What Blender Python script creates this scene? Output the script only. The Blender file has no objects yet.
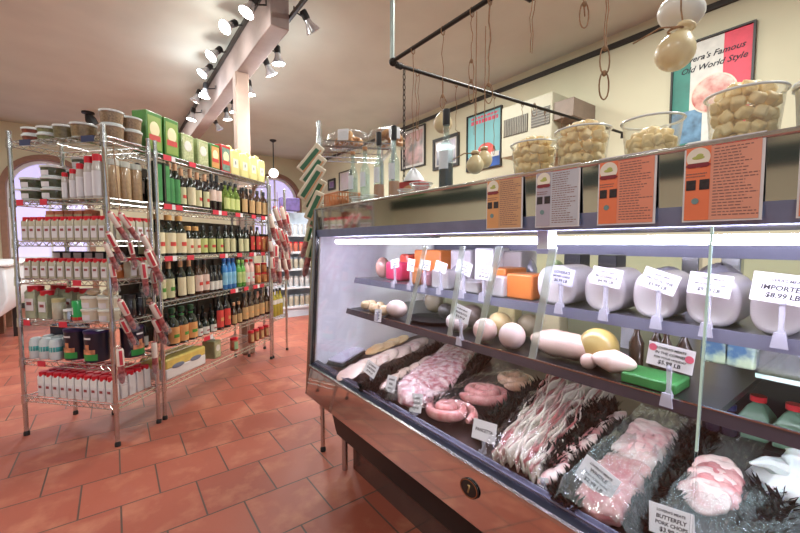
import bpy, bmesh, math, random
from mathutils import Vector, Matrix, Euler
R = random.Random(11)
SC = bpy.context.scene
C = SC.collection
PI = math.pi
rad = math.radians

# ------------------------------------------------------------------ camera model (also turns photo points into points on real planes)
F = 385.0; H = 1.22
TH = math.atan(286 / F); PT = math.atan(23.5 / F)
fw = Vector((math.sin(TH) * math.cos(PT), math.cos(TH) * math.cos(PT), -math.sin(PT)))
rt = Vector((math.cos(TH), -math.sin(TH), 0))
up = rt.cross(fw)
def ray(x, y): return fw + rt * ((x - 400) / F) - up * ((y - 266.5) / F)
def onZ(x, y, z): q = ray(x, y); return Vector((0, 0, H)) + q * ((z - H) / q.z)
def onX(x, y, X): q = ray(x, y); return Vector((0, 0, H)) + q * (X / q.x)
def onY(x, y, Y): q = ray(x, y); return Vector((0, 0, H)) + q * (Y / q.y)
DK0, DKS = .60, .10
def deckz(X): return DK0 + DKS * (X - .8)
def onD(x, y, h=0):
    q = ray(x, y); t = (DK0 + h - DKS * .8 - H) / (q.z - DKS * q.x)
    return Vector((0, 0, H)) + q * t

# ------------------------------------------------------------------ materials
MC = {}
def M(name, col, rough=.5, metal=0., var=.1, scale=14., coat=0., bump=0., emit=0., spec=None, sss=0.):
    if name in MC: return MC[name]
    m = bpy.data.materials.new(name); MC[name] = m; m.use_nodes = True
    nt = m.node_tree; b = nt.nodes['Principled BSDF']
    tc = nt.nodes.new('ShaderNodeTexCoord'); nz = nt.nodes.new('ShaderNodeTexNoise')
    nz.inputs['Scale'].default_value = scale; nz.inputs['Detail'].default_value = 4
    nt.links.new(tc.outputs['Object'], nz.inputs['Vector'])
    rp = nt.nodes.new('ShaderNodeValToRGB')
    rp.color_ramp.elements[0].position = .3; rp.color_ramp.elements[1].position = .7
    rp.color_ramp.elements[0].color = (*[max(0, c * (1 - var)) for c in col], 1)
    rp.color_ramp.elements[1].color = (*[min(1, c * (1 + var)) for c in col], 1)
    nt.links.new(nz.outputs['Fac'], rp.inputs['Fac'])
    nt.links.new(rp.outputs['Color'], b.inputs['Base Color'])
    b.inputs['Roughness'].default_value = rough; b.inputs['Metallic'].default_value = metal
    if name == 'dark_greenery': b.inputs['Specular IOR Level'].default_value = .15
    if coat: b.inputs['Coat Weight'].default_value = coat; b.inputs['Coat Roughness'].default_value = .08
    if spec is not None: b.inputs['Specular IOR Level'].default_value = spec
    if sss: b.inputs['Subsurface Weight'].default_value = sss; b.inputs['Subsurface Radius'].default_value = (.02, .008, .005)
    if emit: b.inputs['Emission Color'].default_value = (*col, 1); b.inputs['Emission Strength'].default_value = emit
    if bump:
        bp = nt.nodes.new('ShaderNodeBump'); bp.inputs['Strength'].default_value = bump; bp.inputs['Distance'].default_value = .01
        nt.links.new(nz.outputs['Fac'], bp.inputs['Height']); nt.links.new(bp.outputs['Normal'], b.inputs['Normal'])
    return m
def two(name, c1, c2, scale=18., rough=.35, lo=.42, hi=.58, detail=5, coat=.3, bump=.3, stretch=(1, 1, 1), distort=0.):
    """two coloured flesh / fat / marble pattern"""
    if name in MC: return MC[name]
    m = M(name, c1, rough, coat=coat); nt = m.node_tree
    nz = next(n for n in nt.nodes if n.type == 'TEX_NOISE'); rp = next(n for n in nt.nodes if n.type == 'VALTORGB')
    tc = next(n for n in nt.nodes if n.type == 'TEX_COORD'); b = nt.nodes['Principled BSDF']
    mp = nt.nodes.new('ShaderNodeMapping'); mp.inputs['Scale'].default_value = stretch
    nt.links.new(tc.outputs['Object'], mp.inputs['Vector']); nt.links.new(mp.outputs['Vector'], nz.inputs['Vector'])
    nz.inputs['Scale'].default_value = scale; nz.inputs['Detail'].default_value = detail; nz.inputs['Distortion'].default_value = distort
    rp.color_ramp.elements[0].position = lo; rp.color_ramp.elements[1].position = hi
    rp.color_ramp.elements[0].color = (*c1, 1); rp.color_ramp.elements[1].color = (*c2, 1)
    if bump:
        bp = nt.nodes.new('ShaderNodeBump'); bp.inputs['Strength'].default_value = bump; bp.inputs['Distance'].default_value = .006
        nt.links.new(nz.outputs['Fac'], bp.inputs['Height']); nt.links.new(bp.outputs['Normal'], b.inputs['Normal'])
    return m
def clear(name, tint=(.97, .98, .98), gloss=1.0, rough=.03, film=0., filmcol=(.9, .92, .95), bump=0., scale=40., f0=.025, stretch=(1, 1, 1)):
    """thin clear sheet: see-through with fresnel reflection, optional milky film"""
    if name in MC: return MC[name]
    m = bpy.data.materials.new(name); MC[name] = m; m.use_nodes = True
    nt = m.node_tree; nt.nodes.clear(); N = nt.nodes.new; L = nt.links.new
    o = N('ShaderNodeOutputMaterial'); t = N('ShaderNodeBsdfTransparent'); t.inputs['Color'].default_value = (*tint, 1)
    g = N('ShaderNodeBsdfGlossy'); g.inputs['Roughness'].default_value = rough; g.inputs['Color'].default_value = (gloss, gloss, gloss, 1)
    fr = N('ShaderNodeLayerWeight'); fr.inputs['Blend'].default_value = .5
    pw = N('ShaderNodeMath'); pw.operation = 'POWER'; pw.inputs[1].default_value = 5; L(fr.outputs['Facing'], pw.inputs[0])
    ma = N('ShaderNodeMath'); ma.operation = 'MULTIPLY_ADD'; ma.inputs[1].default_value = .9; ma.inputs[2].default_value = f0; L(pw.outputs[0], ma.inputs[0])
    mx = N('ShaderNodeMixShader'); L(ma.outputs[0], mx.inputs[0]); L(t.outputs[0], mx.inputs[1]); L(g.outputs[0], mx.inputs[2])
    out = mx
    if film:
        d = N('ShaderNodeBsdfDiffuse'); d.inputs['Color'].default_value = (*filmcol, 1)
        m2 = N('ShaderNodeMixShader'); m2.inputs[0].default_value = film
        L(mx.outputs[0], m2.inputs[1]); L(d.outputs[0], m2.inputs[2]); out = m2
    if bump:
        tc = N('ShaderNodeTexCoord'); nz = N('ShaderNodeTexNoise'); nz.inputs['Scale'].default_value = scale; nz.inputs['Distortion'].default_value = 1.5
        bp = N('ShaderNodeBump'); bp.inputs['Strength'].default_value = bump; bp.inputs['Distance'].default_value = .01
        mp = N('ShaderNodeMapping'); mp.inputs['Scale'].default_value = stretch; L(tc.outputs['Object'], mp.inputs['Vector']); L(mp.outputs['Vector'], nz.inputs['Vector']); L(nz.outputs['Fac'], bp.inputs['Height'])
        L(bp.outputs['Normal'], g.inputs['Normal']); L(bp.outputs['Normal'], fr.inputs['Normal'])
    L(out.outputs[0], o.inputs['Surface'])
    return m
def floor_mat():
    m = bpy.data.materials.new('terracotta_tile'); m.use_nodes = True; nt = m.node_tree; N = nt.nodes.new; L = nt.links.new
    b = nt.nodes['Principled BSDF']; tc = N('ShaderNodeTexCoord'); mp = N('ShaderNodeMapping')
    mp.inputs['Location'].default_value = (-.452 + .312 * 40, -1.845 + .307 * 40, 0)
    br = N('ShaderNodeTexBrick'); br.inputs['Scale'].default_value = 1; br.inputs['Brick Width'].default_value = .312
    br.inputs['Row Height'].default_value = .307; br.inputs['Mortar Size'].default_value = .0042; br.inputs['Mortar Smooth'].default_value = .15
    br.offset = .5; br.offset_frequency = 2; br.inputs['Bias'].default_value = 0
    br.inputs['Color1'].default_value = (.26, .060, .036, 1); br.inputs['Color2'].default_value = (.33, .082, .048, 1)
    br.inputs['Mortar'].default_value = (.085, .045, .033, 1)
    L(tc.outputs['Object'], mp.inputs['Vector']); L(mp.outputs['Vector'], br.inputs['Vector'])
    nz = N('ShaderNodeTexNoise'); nz.inputs['Scale'].default_value = 4.5; nz.inputs['Detail'].default_value = 7; nz.inputs['Roughness'].default_value = .62
    L(tc.outputs['Object'], nz.inputs['Vector'])
    rp = N('ShaderNodeValToRGB'); rp.color_ramp.elements[0].position = .5; rp.color_ramp.elements[1].position = .72
    rp.color_ramp.elements[0].color = (0, 0, 0, 1); rp.color_ramp.elements[1].color = (1, 1, 1, 1)
    L(nz.outputs['Fac'], rp.inputs['Fac'])
    mul = N('ShaderNodeMath'); mul.operation = 'MULTIPLY'; mul.inputs[1].default_value = .6; L(rp.outputs['Color'], mul.inputs[0])
    inv = N('ShaderNodeMath'); inv.operation = 'SUBTRACT'; inv.inputs[0].default_value = 1; L(br.outputs['Fac'], inv.inputs[1])
    ml2 = N('ShaderNodeMath'); ml2.operation = 'MULTIPLY'; L(mul.outputs[0], ml2.inputs[0]); L(inv.outputs[0], ml2.inputs[1])
    mx = N('ShaderNodeMix'); mx.data_type = 'RGBA'; L(ml2.outputs[0], mx.inputs[0]); L(br.outputs['Color'], mx.inputs[6]); mx.inputs[7].default_value = (.50, .21, .12, 1)
    L(mx.outputs[2], b.inputs['Base Color'])
    rr = N('ShaderNodeMapRange'); rr.inputs[3].default_value = .32; rr.inputs[4].default_value = .6; L(nz.outputs['Fac'], rr.inputs[0]); L(rr.outputs[0], b.inputs['Roughness'])
    bp = N('ShaderNodeBump'); bp.inputs['Strength'].default_value = .5; bp.inputs['Distance'].default_value = .004
    L(inv.outputs[0], bp.inputs['Height']); L(bp.outputs['Normal'], b.inputs['Normal'])
    return m

# ------------------------------------------------------------------ mesh builder
class MB:
    def __init__(s): s.v = []; s.f = []; s.m = Matrix()
    def add(s, vs, fs):
        n = len(s.v); s.v += [tuple(s.m @ Vector(p)) for p in vs]; s.f += [tuple(i + n for i in f) for f in fs]; return s
    def box(s, x0, y0, z0, x1, y1, z1):
        v = [(x, y, z) for z in (z0, z1) for y in (y0, y1) for x in (x0, x1)]
        return s.add(v, [(0, 2, 3, 1), (4, 5, 7, 6), (0, 1, 5, 4), (2, 6, 7, 3), (0, 4, 6, 2), (1, 3, 7, 5)])
    def tube(s, pts, r, n=8, closed=False, cap=True):
        P = [Vector(p) for p in pts]; k = len(P); rr = r if isinstance(r, (list, tuple)) else [r] * k
        t0 = (P[1] - P[0]).normalized(); a = t0.orthogonal().normalized(); vs = []; fs = []
        for i in range(k):
            if closed: t = (P[(i + 1) % k] - P[i - 1]).normalized()
            else: t = (P[min(i + 1, k - 1)] - P[max(i - 1, 0)])
            t = t.normalized() if t.length > 1e-9 else t0
            a = (a - t * a.dot(t)); a = a.normalized() if a.length > 1e-6 else t.orthogonal().normalized()
            b = t.cross(a)
            for j in range(n):
                th = 2 * PI * j / n; vs.append(P[i] + (a * math.cos(th) + b * math.sin(th)) * rr[i])
        for i in range(k if closed else k - 1):
            i2 = (i + 1) % k
            for j in range(n): j2 = (j + 1) % n; fs.append((i * n + j, i * n + j2, i2 * n + j2, i2 * n + j))
        if cap and not closed: fs.append(tuple(range(n - 1, -1, -1))); fs.append(tuple((k - 1) * n + j for j in range(n)))
        return s.add(vs, fs)
    def lathe(s, prof, n=16, c=(0, 0, 0), a0=0, a1=360, cap=True, sx=1, sy=1):
        full = abs(a1 - a0) >= 360; m = n if full else n + 1; vs = []; fs = []
        for r, z in prof:
            for j in range(m):
                th = rad(a0 + (a1 - a0) * j / n); vs.append((c[0] + r * math.cos(th) * sx, c[1] + r * math.sin(th) * sy, c[2] + z))
        for i in range(len(prof) - 1):
            for j in range(n): j2 = (j + 1) % m; fs.append((i * m + j, i * m + j2, (i + 1) * m + j2, (i + 1) * m + j))
        if full and cap:
            if prof[0][0] > 1e-4: fs.append(tuple(range(m - 1, -1, -1)))
            if prof[-1][0] > 1e-4: fs.append(tuple((len(prof) - 1) * m + j for j in range(m)))
        return s.add(vs, fs)
    def ell(s, c, rx, ry, rz, n=16, k=10):
        prof = [(max(1e-5, math.sin(PI * i / k)), -math.cos(PI * i / k)) for i in range(k + 1)]
        vs = []; fs = []
        for r, z in prof:
            for j in range(n): th = 2 * PI * j / n; vs.append((c[0] + rx * r * math.cos(th), c[1] + ry * r * math.sin(th), c[2] + rz * z))
        for i in range(k):
            for j in range(n): j2 = (j + 1) % n; fs.append((i * n + j, i * n + j2, (i + 1) * n + j2, (i + 1) * n + j))
        return s.add(vs, fs)
    def prism(s, poly, y0, y1):               # polygon in x,z extruded along y
        k = len(poly); v = [(x, y0, z) for x, z in poly] + [(x, y1, z) for x, z in poly]
        return s.add(v, [tuple(range(k)), tuple(range(2 * k - 1, k - 1, -1))] + [(i, (i + 1) % k, (i + 1) % k + k, i + k) for i in range(k)])
    def grid(s, nx, ny, fn):
        v = [fn(i / nx, j / ny) for j in range(ny + 1) for i in range(nx + 1)]
        return s.add(v, [(j * (nx + 1) + i, j * (nx + 1) + i + 1, (j + 1) * (nx + 1) + i + 1, (j + 1) * (nx + 1) + i) for j in range(ny) for i in range(nx)])
def B(*a): return MB().box(*a)
def obj(name, mb, mat, parent=None, bevel=0., seg=2, ang=40, sub=0, loc=None, solid=0.):
    me = bpy.data.meshes.new(name); me.from_pydata(mb.v, [], mb.f)
    bm = bmesh.new(); bm.from_mesh(me); bmesh.ops.recalc_face_normals(bm, faces=bm.faces[:]); bm.to_mesh(me); bm.free()
    for p in me.polygons: p.use_smooth = True
    me.set_sharp_from_angle(angle=rad(ang)); me.materials.append(mat)
    o = bpy.data.objects.new(name, me); C.objects.link(o)
    if parent: o.parent = parent
    if loc is not None: o.location = loc
    if solid: d = o.modifiers.new('solid', 'SOLIDIFY'); d.thickness = solid
    if bevel: d = o.modifiers.new('bevel', 'BEVEL'); d.width = bevel; d.segments = seg; d.limit_method = 'ANGLE'; d.angle_limit = rad(50)
    if sub: d = o.modifiers.new('sub', 'SUBSURF'); d.levels = sub; d.render_levels = sub
    return o
def tag(o, label, cat, group=None):
    o['label'] = label; o['category'] = cat
    if group: o['group'] = group
    elif 'group' in o: del o['group']
    return o
def thing(name, label='', cat='', loc=(0, 0, 0), rz=0, group=None):
    o = bpy.data.objects.new(name, None); C.objects.link(o); o.empty_display_size = .05
    o.location = loc; o.rotation_euler = (0, 0, rz); return tag(o, label, cat, group)
def struct(name, mb, mat, parent=None, **k):
    o = obj(name, mb, mat, parent, **k)
    if not parent: o['kind'] = 'structure'
    return o
KIDS = {}
def dup(o, parent=None):
    c = o.copy(); C.objects.link(c)
    if parent: c.parent = parent
    for ch in [x for x in KIDSOF(o)]: dup(ch, c)
    return c
def KIDSOF(o): return list(o.children)
PROTO = {}
def put(key, make, label, cat, loc, rz=0, group=None, rot=None, scale=None):
    if key not in PROTO: r = make(); PROTO[key] = r
    else: r = dup(PROTO[key])
    r.location = loc; r.rotation_euler = rot if rot else (0, 0, rz)
    r.scale = scale if scale else (1, 1, 1)
    return tag(r, label, cat, group)
TXT = {}
def text(name, body, size, mat, parent, loc=(0, 0, 0), align='CENTER', shear=0., sp=1.0, rot=(PI / 2, 0, 0), ext=.0002, bold=0.):
    """lettering that faces local -y"""
    k = (body, size, align, shear, sp, mat.name, bold)
    if k not in TXT:
        cu = bpy.data.curves.new('t', 'FONT'); cu.body = body; cu.size = size; cu.align_x = align; cu.align_y = 'CENTER'
        cu.shear = shear; cu.space_line = sp; cu.extrude = ext; cu.offset = bold; cu.resolution_u = 2
        t = bpy.data.objects.new('t', cu); C.objects.link(t); bpy.context.view_layer.update()
        me = bpy.data.meshes.new_from_object(t.evaluated_get(bpy.context.evaluated_depsgraph_get()))
        bpy.data.objects.remove(t); bpy.data.curves.remove(cu); me.materials.clear(); me.materials.append(mat); TXT[k] = me
    o = bpy.data.objects.new(name, TXT[k]); C.objects.link(o); o.parent = parent; o.location = loc; o.rotation_euler = rot
    return o
ORD = ['first', 'second', 'third', 'fourth', 'fifth', 'sixth', 'seventh', 'eighth', 'ninth', 'tenth', 'eleventh', 'twelfth', 'thirteenth', 'fourteenth', 'fifteenth', 'sixteenth', 'seventeenth', 'eighteenth', 'nineteenth', 'twentieth', 'twenty-first', 'twenty-second', 'twenty-third', 'twenty-fourth']
RM90 = -PI / 2          # turns a thing that faces local -y towards -X (the aisle)

# common materials
chrome = M('chrome_wire', (.62, .64, .64), .22, 1.); steel = M('brushed_steel', (.55, .56, .58), .18, 1., var=.04)
mirror = M('polished_panel', (.66, .62, .60), .045, 1., var=.02, scale=3); black = M('black_plastic', (.012, .012, .013), .45)
dark = M('dark_steel', (.04, .038, .038), .3, .6); white = M('white_plastic', (.82, .82, .8), .4, var=.03)
paper = M('white_paper', (.84, .84, .86), .6, var=.03); ink = M('black_ink', (.015, .015, .025), .7)
glass = clear('clear_glass'); plastic = clear('clear_plastic', (.93, .95, .96), 1., .08, film=.14)
red = M('red_plastic', (.62, .02, .03), .4); twine = M('jute_twine', (.30, .18, .10), .85, var=.25, scale=90)
iron = M('black_iron', (.02, .017, .014), .5, .5); cork = M('cork', (.45, .22, .1), .8, var=.2, scale=60)
cream = M('cream_label', (.75, .66, .40), .6, var=.05); green = M('green_print', (.07, .27, .04), .45); gold = M('gold_cap', (.62, .4, .12), .4, .3)
pinkm = M('pink_print', (.75, .12, .2), .6); orange = M('orange_print', (.75, .22, .05), .5); blue = M('blue_print', (.03, .12, .4), .4)
exec_parts = []
# ================================================================== ROOM
CE = 3.416; WX = 4.32; FY = 9.96; LX = -5.5; NY = -4.0
wallm = M('cream_wall', (.60, .56, .40), .85, var=.03, scale=2.5, bump=.05); ceilm = M('ceiling_paint', (.61, .655, .59), .85, var=.05, scale=2)
trimb = M('dark_trim', (.022, .018, .015), .5); archm = M('brown_arch', (.25, .13, .085), .6); whitep = M('white_frame', (.78, .78, .82), .45, var=.03)
struct('floor', B(LX, NY, -.05, WX + .1, FY + .3, 0), floor_mat())
struct('ceiling', B(LX, NY, CE, WX + .1, FY + .3, CE + .08), ceilm)
struct('wall_back', B(WX, NY, 0, WX + .12, FY, CE), wallm)
struct('wall_left', B(LX - .12, NY, 0, LX, FY, CE), wallm)
def arch_pts(cx, r, zs, z0, n=20):
    return [(cx - r, z0)] + [(cx - r * math.cos(PI * i / n), zs + r * math.sin(PI * i / n)) for i in range(n + 1)] + [(cx + r, z0)]
ARCH = [(-.96, .67, 2.216, .9), (3.42, .67, 2.336, .9)]
def far_wall():
    cu = bpy.data.curves.new('w', 'CURVE'); cu.dimensions = '2D'; cu.fill_mode = 'BOTH'; cu.extrude = .12
    for pts in [[(LX, 0), (WX + .12, 0), (WX + .12, CE), (LX, CE)]] + [arch_pts(*a) for a in ARCH]:
        sp = cu.splines.new('POLY'); sp.points.add(len(pts) - 1); sp.use_cyclic_u = True
        for p, q in zip(sp.points, pts): p.co = (q[0], q[1], 0, 1)
    t = bpy.data.objects.new('t', cu); C.objects.link(t); bpy.context.view_layer.update()
    me = bpy.data.meshes.new_from_object(t.evaluated_get(bpy.context.evaluated_depsgraph_get())); bpy.data.objects.remove(t)
    me.transform(Matrix.Rotation(PI / 2, 4, 'X')); me.transform(Matrix.Translation((0, FY + .12, 0))); me.materials.clear(); me.materials.append(wallm)
    o = bpy.data.objects.new('wall_far', me); C.objects.link(o); o['kind'] = 'structure'
far_wall()
pane = M('daylight_pane', (.50, .46, .74), .3, var=.1, scale=1.2, emit=.9)
for i, (cx, r, zs, z0) in enumerate(ARCH):
    mb = MB(); a = arch_pts(cx, r, zs, z0); b = arch_pts(cx, r - .09, zs, z0)
    for k in range(len(a) - 1):
        (x1, z1), (x2, z2), (x3, z3), (x4, z4) = a[k], a[k + 1], b[k + 1], b[k]
        q = [(x1, z1), (x2, z2), (x3, z3), (x4, z4)]
        mb.prism(q, FY - .03, FY + .2)
    struct('trim_%d' % (i + 1), mb, archm)
    mb = MB(); a = arch_pts(cx, r - .09, zs, z0); b = arch_pts(cx, r - .15, zs, z0 + .05)
    for k in range(len(a) - 1): mb.prism([a[k], a[k + 1], b[k + 1], b[k]], FY + .1, FY + .16)
    mb.box(cx - r + .1, FY + .1, z0, cx + r - .1, FY + .16, z0 + .06); mb.box(cx - .02, FY + .11, z0, cx + .02, FY + .15, zs + r - .12); mb.box(cx - r + .1, FY + .11, zs - .02, cx + r - .1, FY + .15, zs + .02)
    w = struct('window_%d' % (i + 1), mb, whitep)
    pm = MB(); pts = arch_pts(cx, r - .1, zs, z0); pm.prism(pts, FY + .165, FY + .172); obj('pane', pm, pane, w)
struct('trim_3', B(WX - .03, NY, 3.266, WX, FY, 3.318), trimb)
struct('trim_6', B(LX, .2, 1.72, LX + .05, FY, 2.0), M('green_wall_prop', (.03, .05, .04), .5))  # unseen band, added for its reflection in the canopy mirror
for i, (a, b, c) in enumerate(((1.2, 2.3, (.40, .36, .30)), (2.9, 3.6, (.03, .03, .035)), (4.3, 5.6, (.45, .18, .06)), (6.6, 7.6, (.05, .06, .06)), (8.3, 9.4, (.05, .22, .07)))): struct('trim_%d' % (7 + i), B(LX, a, 2.05, LX + .03, b, 2.75), M('wall_prop_%d' % i, c, .5, var=.3, scale=4))  # unseen coloured panels, added so the canopy has something to reflect
struct('baseboard_back', B(WX - .02, NY, 0, WX, FY, .1), trimb)
struct('baseboard_far', B(LX, FY - .02, 0, WX, FY, .1), trimb)
beamm = M('mauve_beam', (.36, .285, .265), .6, var=.05)
struct('trim_4', B(1.104, 3.276, 3.02, 1.266, FY, CE), beamm, bevel=.008)
struct('trim_5', MB().prism([(1.086, 0), (1.224, 0), (1.224, 3.02), (1.086, 3.02)], 4.344, 4.476), M('peach_column', (.40, .28, .22), .6, var=.05), bevel=.012)

# ================================================================== TRACK LIGHTS
lampm = M('lamp_glow', (1., .97, .90), .3, emit=14., var=0); lampd = M('lamp_reflector', (.75, .76, .8), .15, .7); lampc = M('cool_lamp_glow', (.85, .92, 1.), .3, emit=14., var=0)
rail = tag(obj('light_track', B(1.074, .7, 3.314, 1.104, 9.6, 3.356), trimb), 'long dark track running along the left side of the ceiling beam', 'light track')
tag(obj('light_track', B(1.266, 2.64, 3.116, 1.29, 9.6, 3.152), trimb), 'dark track running along the right side of the ceiling beam', 'light track')
def track_head(kind):
    def mk():
        r = thing('track_light'); mb = MB()
        obj('arm', MB().tube([(0, 0, 0), (0, 0, -.03), (.05, 0, -.045), (.085, 0, -.05)], .006), black, r)
        mb.lathe([(.026, 0), (.028, .05), (.022, .06)], 12); h = obj('socket', mb, black, r)
        k = obj('bulb', MB().lathe([(.022, 0), (.028, -.03), (.052, -.075), (.054, -.085), (.048, -.086)], 16, cap=False), lampd, r)
        f = obj('lens', MB().lathe([(.051, -.086), (.03, -.091), (.0001, -.093)], 16, cap=False), {'w': lampm, 'c': lampc, 'o': lampd}[kind], r)
        for o in (h, k, f): o.location = (.095, 0, -.055)
        return r
    return mk
LH = [(247, 5, 'w', .5, .1), (227, 25, 'w', .9, .5), (212.6, 46, 'w', .75, .3), (203.6, 62, 'c', .7, .2), (201.8, 90, 'w', .15, 0), (194.6, 96, 'o', .4, 0), (189.5, 114, 'w', .2, 0)]
RHD = [(308, 13, 'o', .7, .2), (278.4, 45, 'c', .1, 0), (268.3, 62, 'w', .5, .2), (250, 86, 'w', .1, 0), (234, 95, 'c', .15, 0), (227, 108, 'w', .15, 0), (217, 118, 'o', .5, 0)]
LP = []
LPOS = ['nearest the picture top', 'second from the camera', 'third from the camera', 'fourth from the camera, bluish glow', 'fifth from the camera', 'sixth from the camera, unlit', 'farthest seen, low over the tins']
RPOS = ['nearest the camera, unlit and pointing away', 'second from the camera, bright bluish', 'third from the camera', 'fourth, beside the column', 'fifth, half behind the column', 'sixth, beyond the column', 'farthest seen, unlit']
for side, LL, POS in ((-1, LH, LPOS), (1, RHD, RPOS)):
    for (x, y, k, tilt, tw), ps in zip(LL, POS):
        p = onX(x, y, .936 if side < 0 else 1.404)
        zt = max(min(p.z, 3.27 if side < 0 else 3.10), 2.87) + .07
        root = Vector((.1 + .99 if side < 0 else 1.28, p.y, zt + .02))
        rz = PI if side < 0 else 0
        o = put('track' + k, track_head(k), 'track spotlight on the %s side of the beam, %s' % ('left' if side < 0 else 'right', ps), 'spotlight', root, rz, 'track spotlights along the beam', scale=(1.2, 1.2, 1.2))
        for ch in o.children:
            if ch.name.split('.')[0] in ('socket', 'bulb', 'lens'): ch.rotation_euler = (0, -tilt, tw)
        if k != 'o': LP.append((p.x + (-.05 if side < 0 else .05), p.y, zt - .2, side, k))
# pendant far away
pp = onZ(273, 140, CE); pd = thing('pendant_lamp', 'white globe pendant lamp on a thin black rod by the far arch', 'pendant lamp', (pp.x, pp.y, CE))
obj('canopy', MB().lathe([(.07, -.001), (.07, -.02), (.02, -.05)], 12), black, pd); obj('rod', MB().tube([(0, 0, -.04), (0, 0, -.62)], .012), black, pd)
obj('globe', MB().ell((0, 0, -.70), .1, .1, .1), M('globe_glow', (1, .95, .88), .3, emit=2.5, var=0), pd)
bs = onZ(88, 112, CE); t = thing('ceiling_spot', 'small black spotlight on the ceiling above the end shelf', 'spotlight', (bs.x, bs.y, CE))
obj('mount', MB().lathe([(.09, -.001), (.09, -.03), (.03, -.05)], 12), black, t); obj('can', MB().tube([(0, 0, -.04), (.03, 0, -.12), (.08, .02, -.2)], [.05, .08, .07]), black, t)
# ================================================================== DELI CASE
YE = 1.82; YN = -.75
case = thing('deli_display_case', 'long glass fronted refrigerated meat and cheese case with polished steel panels', 'display case', (0, 0, 0))
liner = M('white_liner', (.86, .85, .93), .45, var=.02); lav = M('shelf_rail', (.17, .17, .24), .3, .4, var=.04); deckm = M('deck_steel', (.10, .075, .07), .28, .7, var=.25, scale=5)
cprof = [(.752, .46), (.775, .60), (.82, 1.385), (1.66, 1.385), (1.66, .30), (.92, .30)]
obj('end_panel', MB().prism(cprof, YE - .012, YE), dark, case, bevel=.004)
obj('end_liner', MB().prism([(.80, .60), (.835, 1.25), (1.60, 1.25), (1.60, .60)], YE - .03, YE - .013), liner, case)
obj('corner_post', MB().tube([(.765, YE - .005, .47), (.772, YE - .005, .60), (.818, YE - .005, 1.385)], .011, 8), M('post_steel', (.35, .34, .3), .2, 1.), case)
obj('lower_panel', MB().prism([(.752, .46), (.772, .597), (.79, .597), (.775, .465), (.905, .36), (.888, .352)], YN, YE - .012), mirror, case, ang=20)
obj('bumper_strip', MB().prism([(.888, .352), (.905, .36), (.94, .205), (.922, .20)], YN, YE - .012), black, case)
obj('underside', B(.94, YN, .20, 1.62, YE - .015, .24), black, case)
obj('kick_plate', B(1.0, YN, 0, 1.02, YE - .05, .20), M('kick_steel', (.16, .10, .085), .2, .7), case)
obj('base_leg', MB().tube([(.96, YE - .03, 0), (.96, YE - .03, .205)], .016, 10), steel, case)
obj('bottom_rail', MB().prism([(.766, .597), (.768, .606), (.775, .609), (.785, .60), (.785, .592)], YN, YE - .012), steel, case)
obj('rail_strip', MB().prism([(.775, .609), (.790, .624), (.81, .628), (.805, .60)], YN, YE - .03), M('rail_blue', (.035, .04, .07), .25, .5), case)
obj('deck', MB().prism([(.80, .56), (.80, deckz(.80) - .004), (1.62, deckz(1.62) - .004), (1.62, .56)], YN, YE - .031), deckm, case)
obj('rear_base', B(1.625, YN, .2, 1.66, YE - .012, .72), liner, case)
for y in (1.2, .47, .36, -.45): obj('rear_post', B(1.60, y - .025, .72, 1.64, y + .025, 1.245), steel, case, bevel=.003)
obj('rear_header', B(1.59, YN, 1.17, 1.65, YE - .035, 1.248), lav, case)
obj('rail_line', B(.7885, YN, .6235, .7925, YE - .03, .6265), lav, case)
rg = clear('rear_door_glass', (.88, .93, .90), .6, .05)
for a, b in ((-.44, .35), (.48, 1.19), (1.21, 1.78)): obj('rear_door', B(1.645, a, .725, 1.65, b, 1.17), rg, case)
# canopy
obj('canopy_top', B(.812, YN, 1.382, 1.27, YE, 1.392), M('canopy_slab', (.66, .68, .66), .12, .85), case, bevel=.003)
obj('canopy_face', MB().prism([(.822, 1.285), (.818, 1.382), (.83, 1.382), (.834, 1.285)], YN, YE - .012), M('canopy_mirror', (.62, .63, .62), .06, 1., var=.05, scale=4), case)
obj('canopy_trim', MB().prism([(.826, 1.25), (.82, 1.285), (.84, 1.285), (.85, 1.25)], YN, YE - .012), M('canopy_trim', (.24, .31, .50), .3, .5), case)
obj('canopy_bottom', B(.85, YN, 1.25, 1.27, YE - .013, 1.262), lav, case)
tubem = M('tube_glow', (.83, .79, 1.), .4, var=0, emit=40.)
for a, b in ((.575, 1.69), (-.70, .545)):
    l = obj('light_tube', B(.862, a, 1.217, .880, b, 1.235), tubem, case, bevel=.006)
obj('lamp_bracket', B(.858, .545, 1.205, .895, .575, 1.25), white, case)
# front glass panes with bright polished edges
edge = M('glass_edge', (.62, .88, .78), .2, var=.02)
def pane_x(z): return .779 + (z - .625) * (.822 - .779) / .63
for a, b in ((.2145, YE - .03), (YN, .2105)):
    obj('front_glass', MB().prism([(pane_x(.625), .625), (pane_x(1.25), 1.25), (pane_x(1.25) + .005, 1.25), (pane_x(.625) + .005, .625)], a, b), glass, case)
obj('glass_joint', MB().prism([(pane_x(.86) , .86), (pane_x(1.248), 1.248), (pane_x(1.25) + .006, 1.248), (pane_x(.86) + .006, .86)], .2107, .2143), edge, case)
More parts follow.
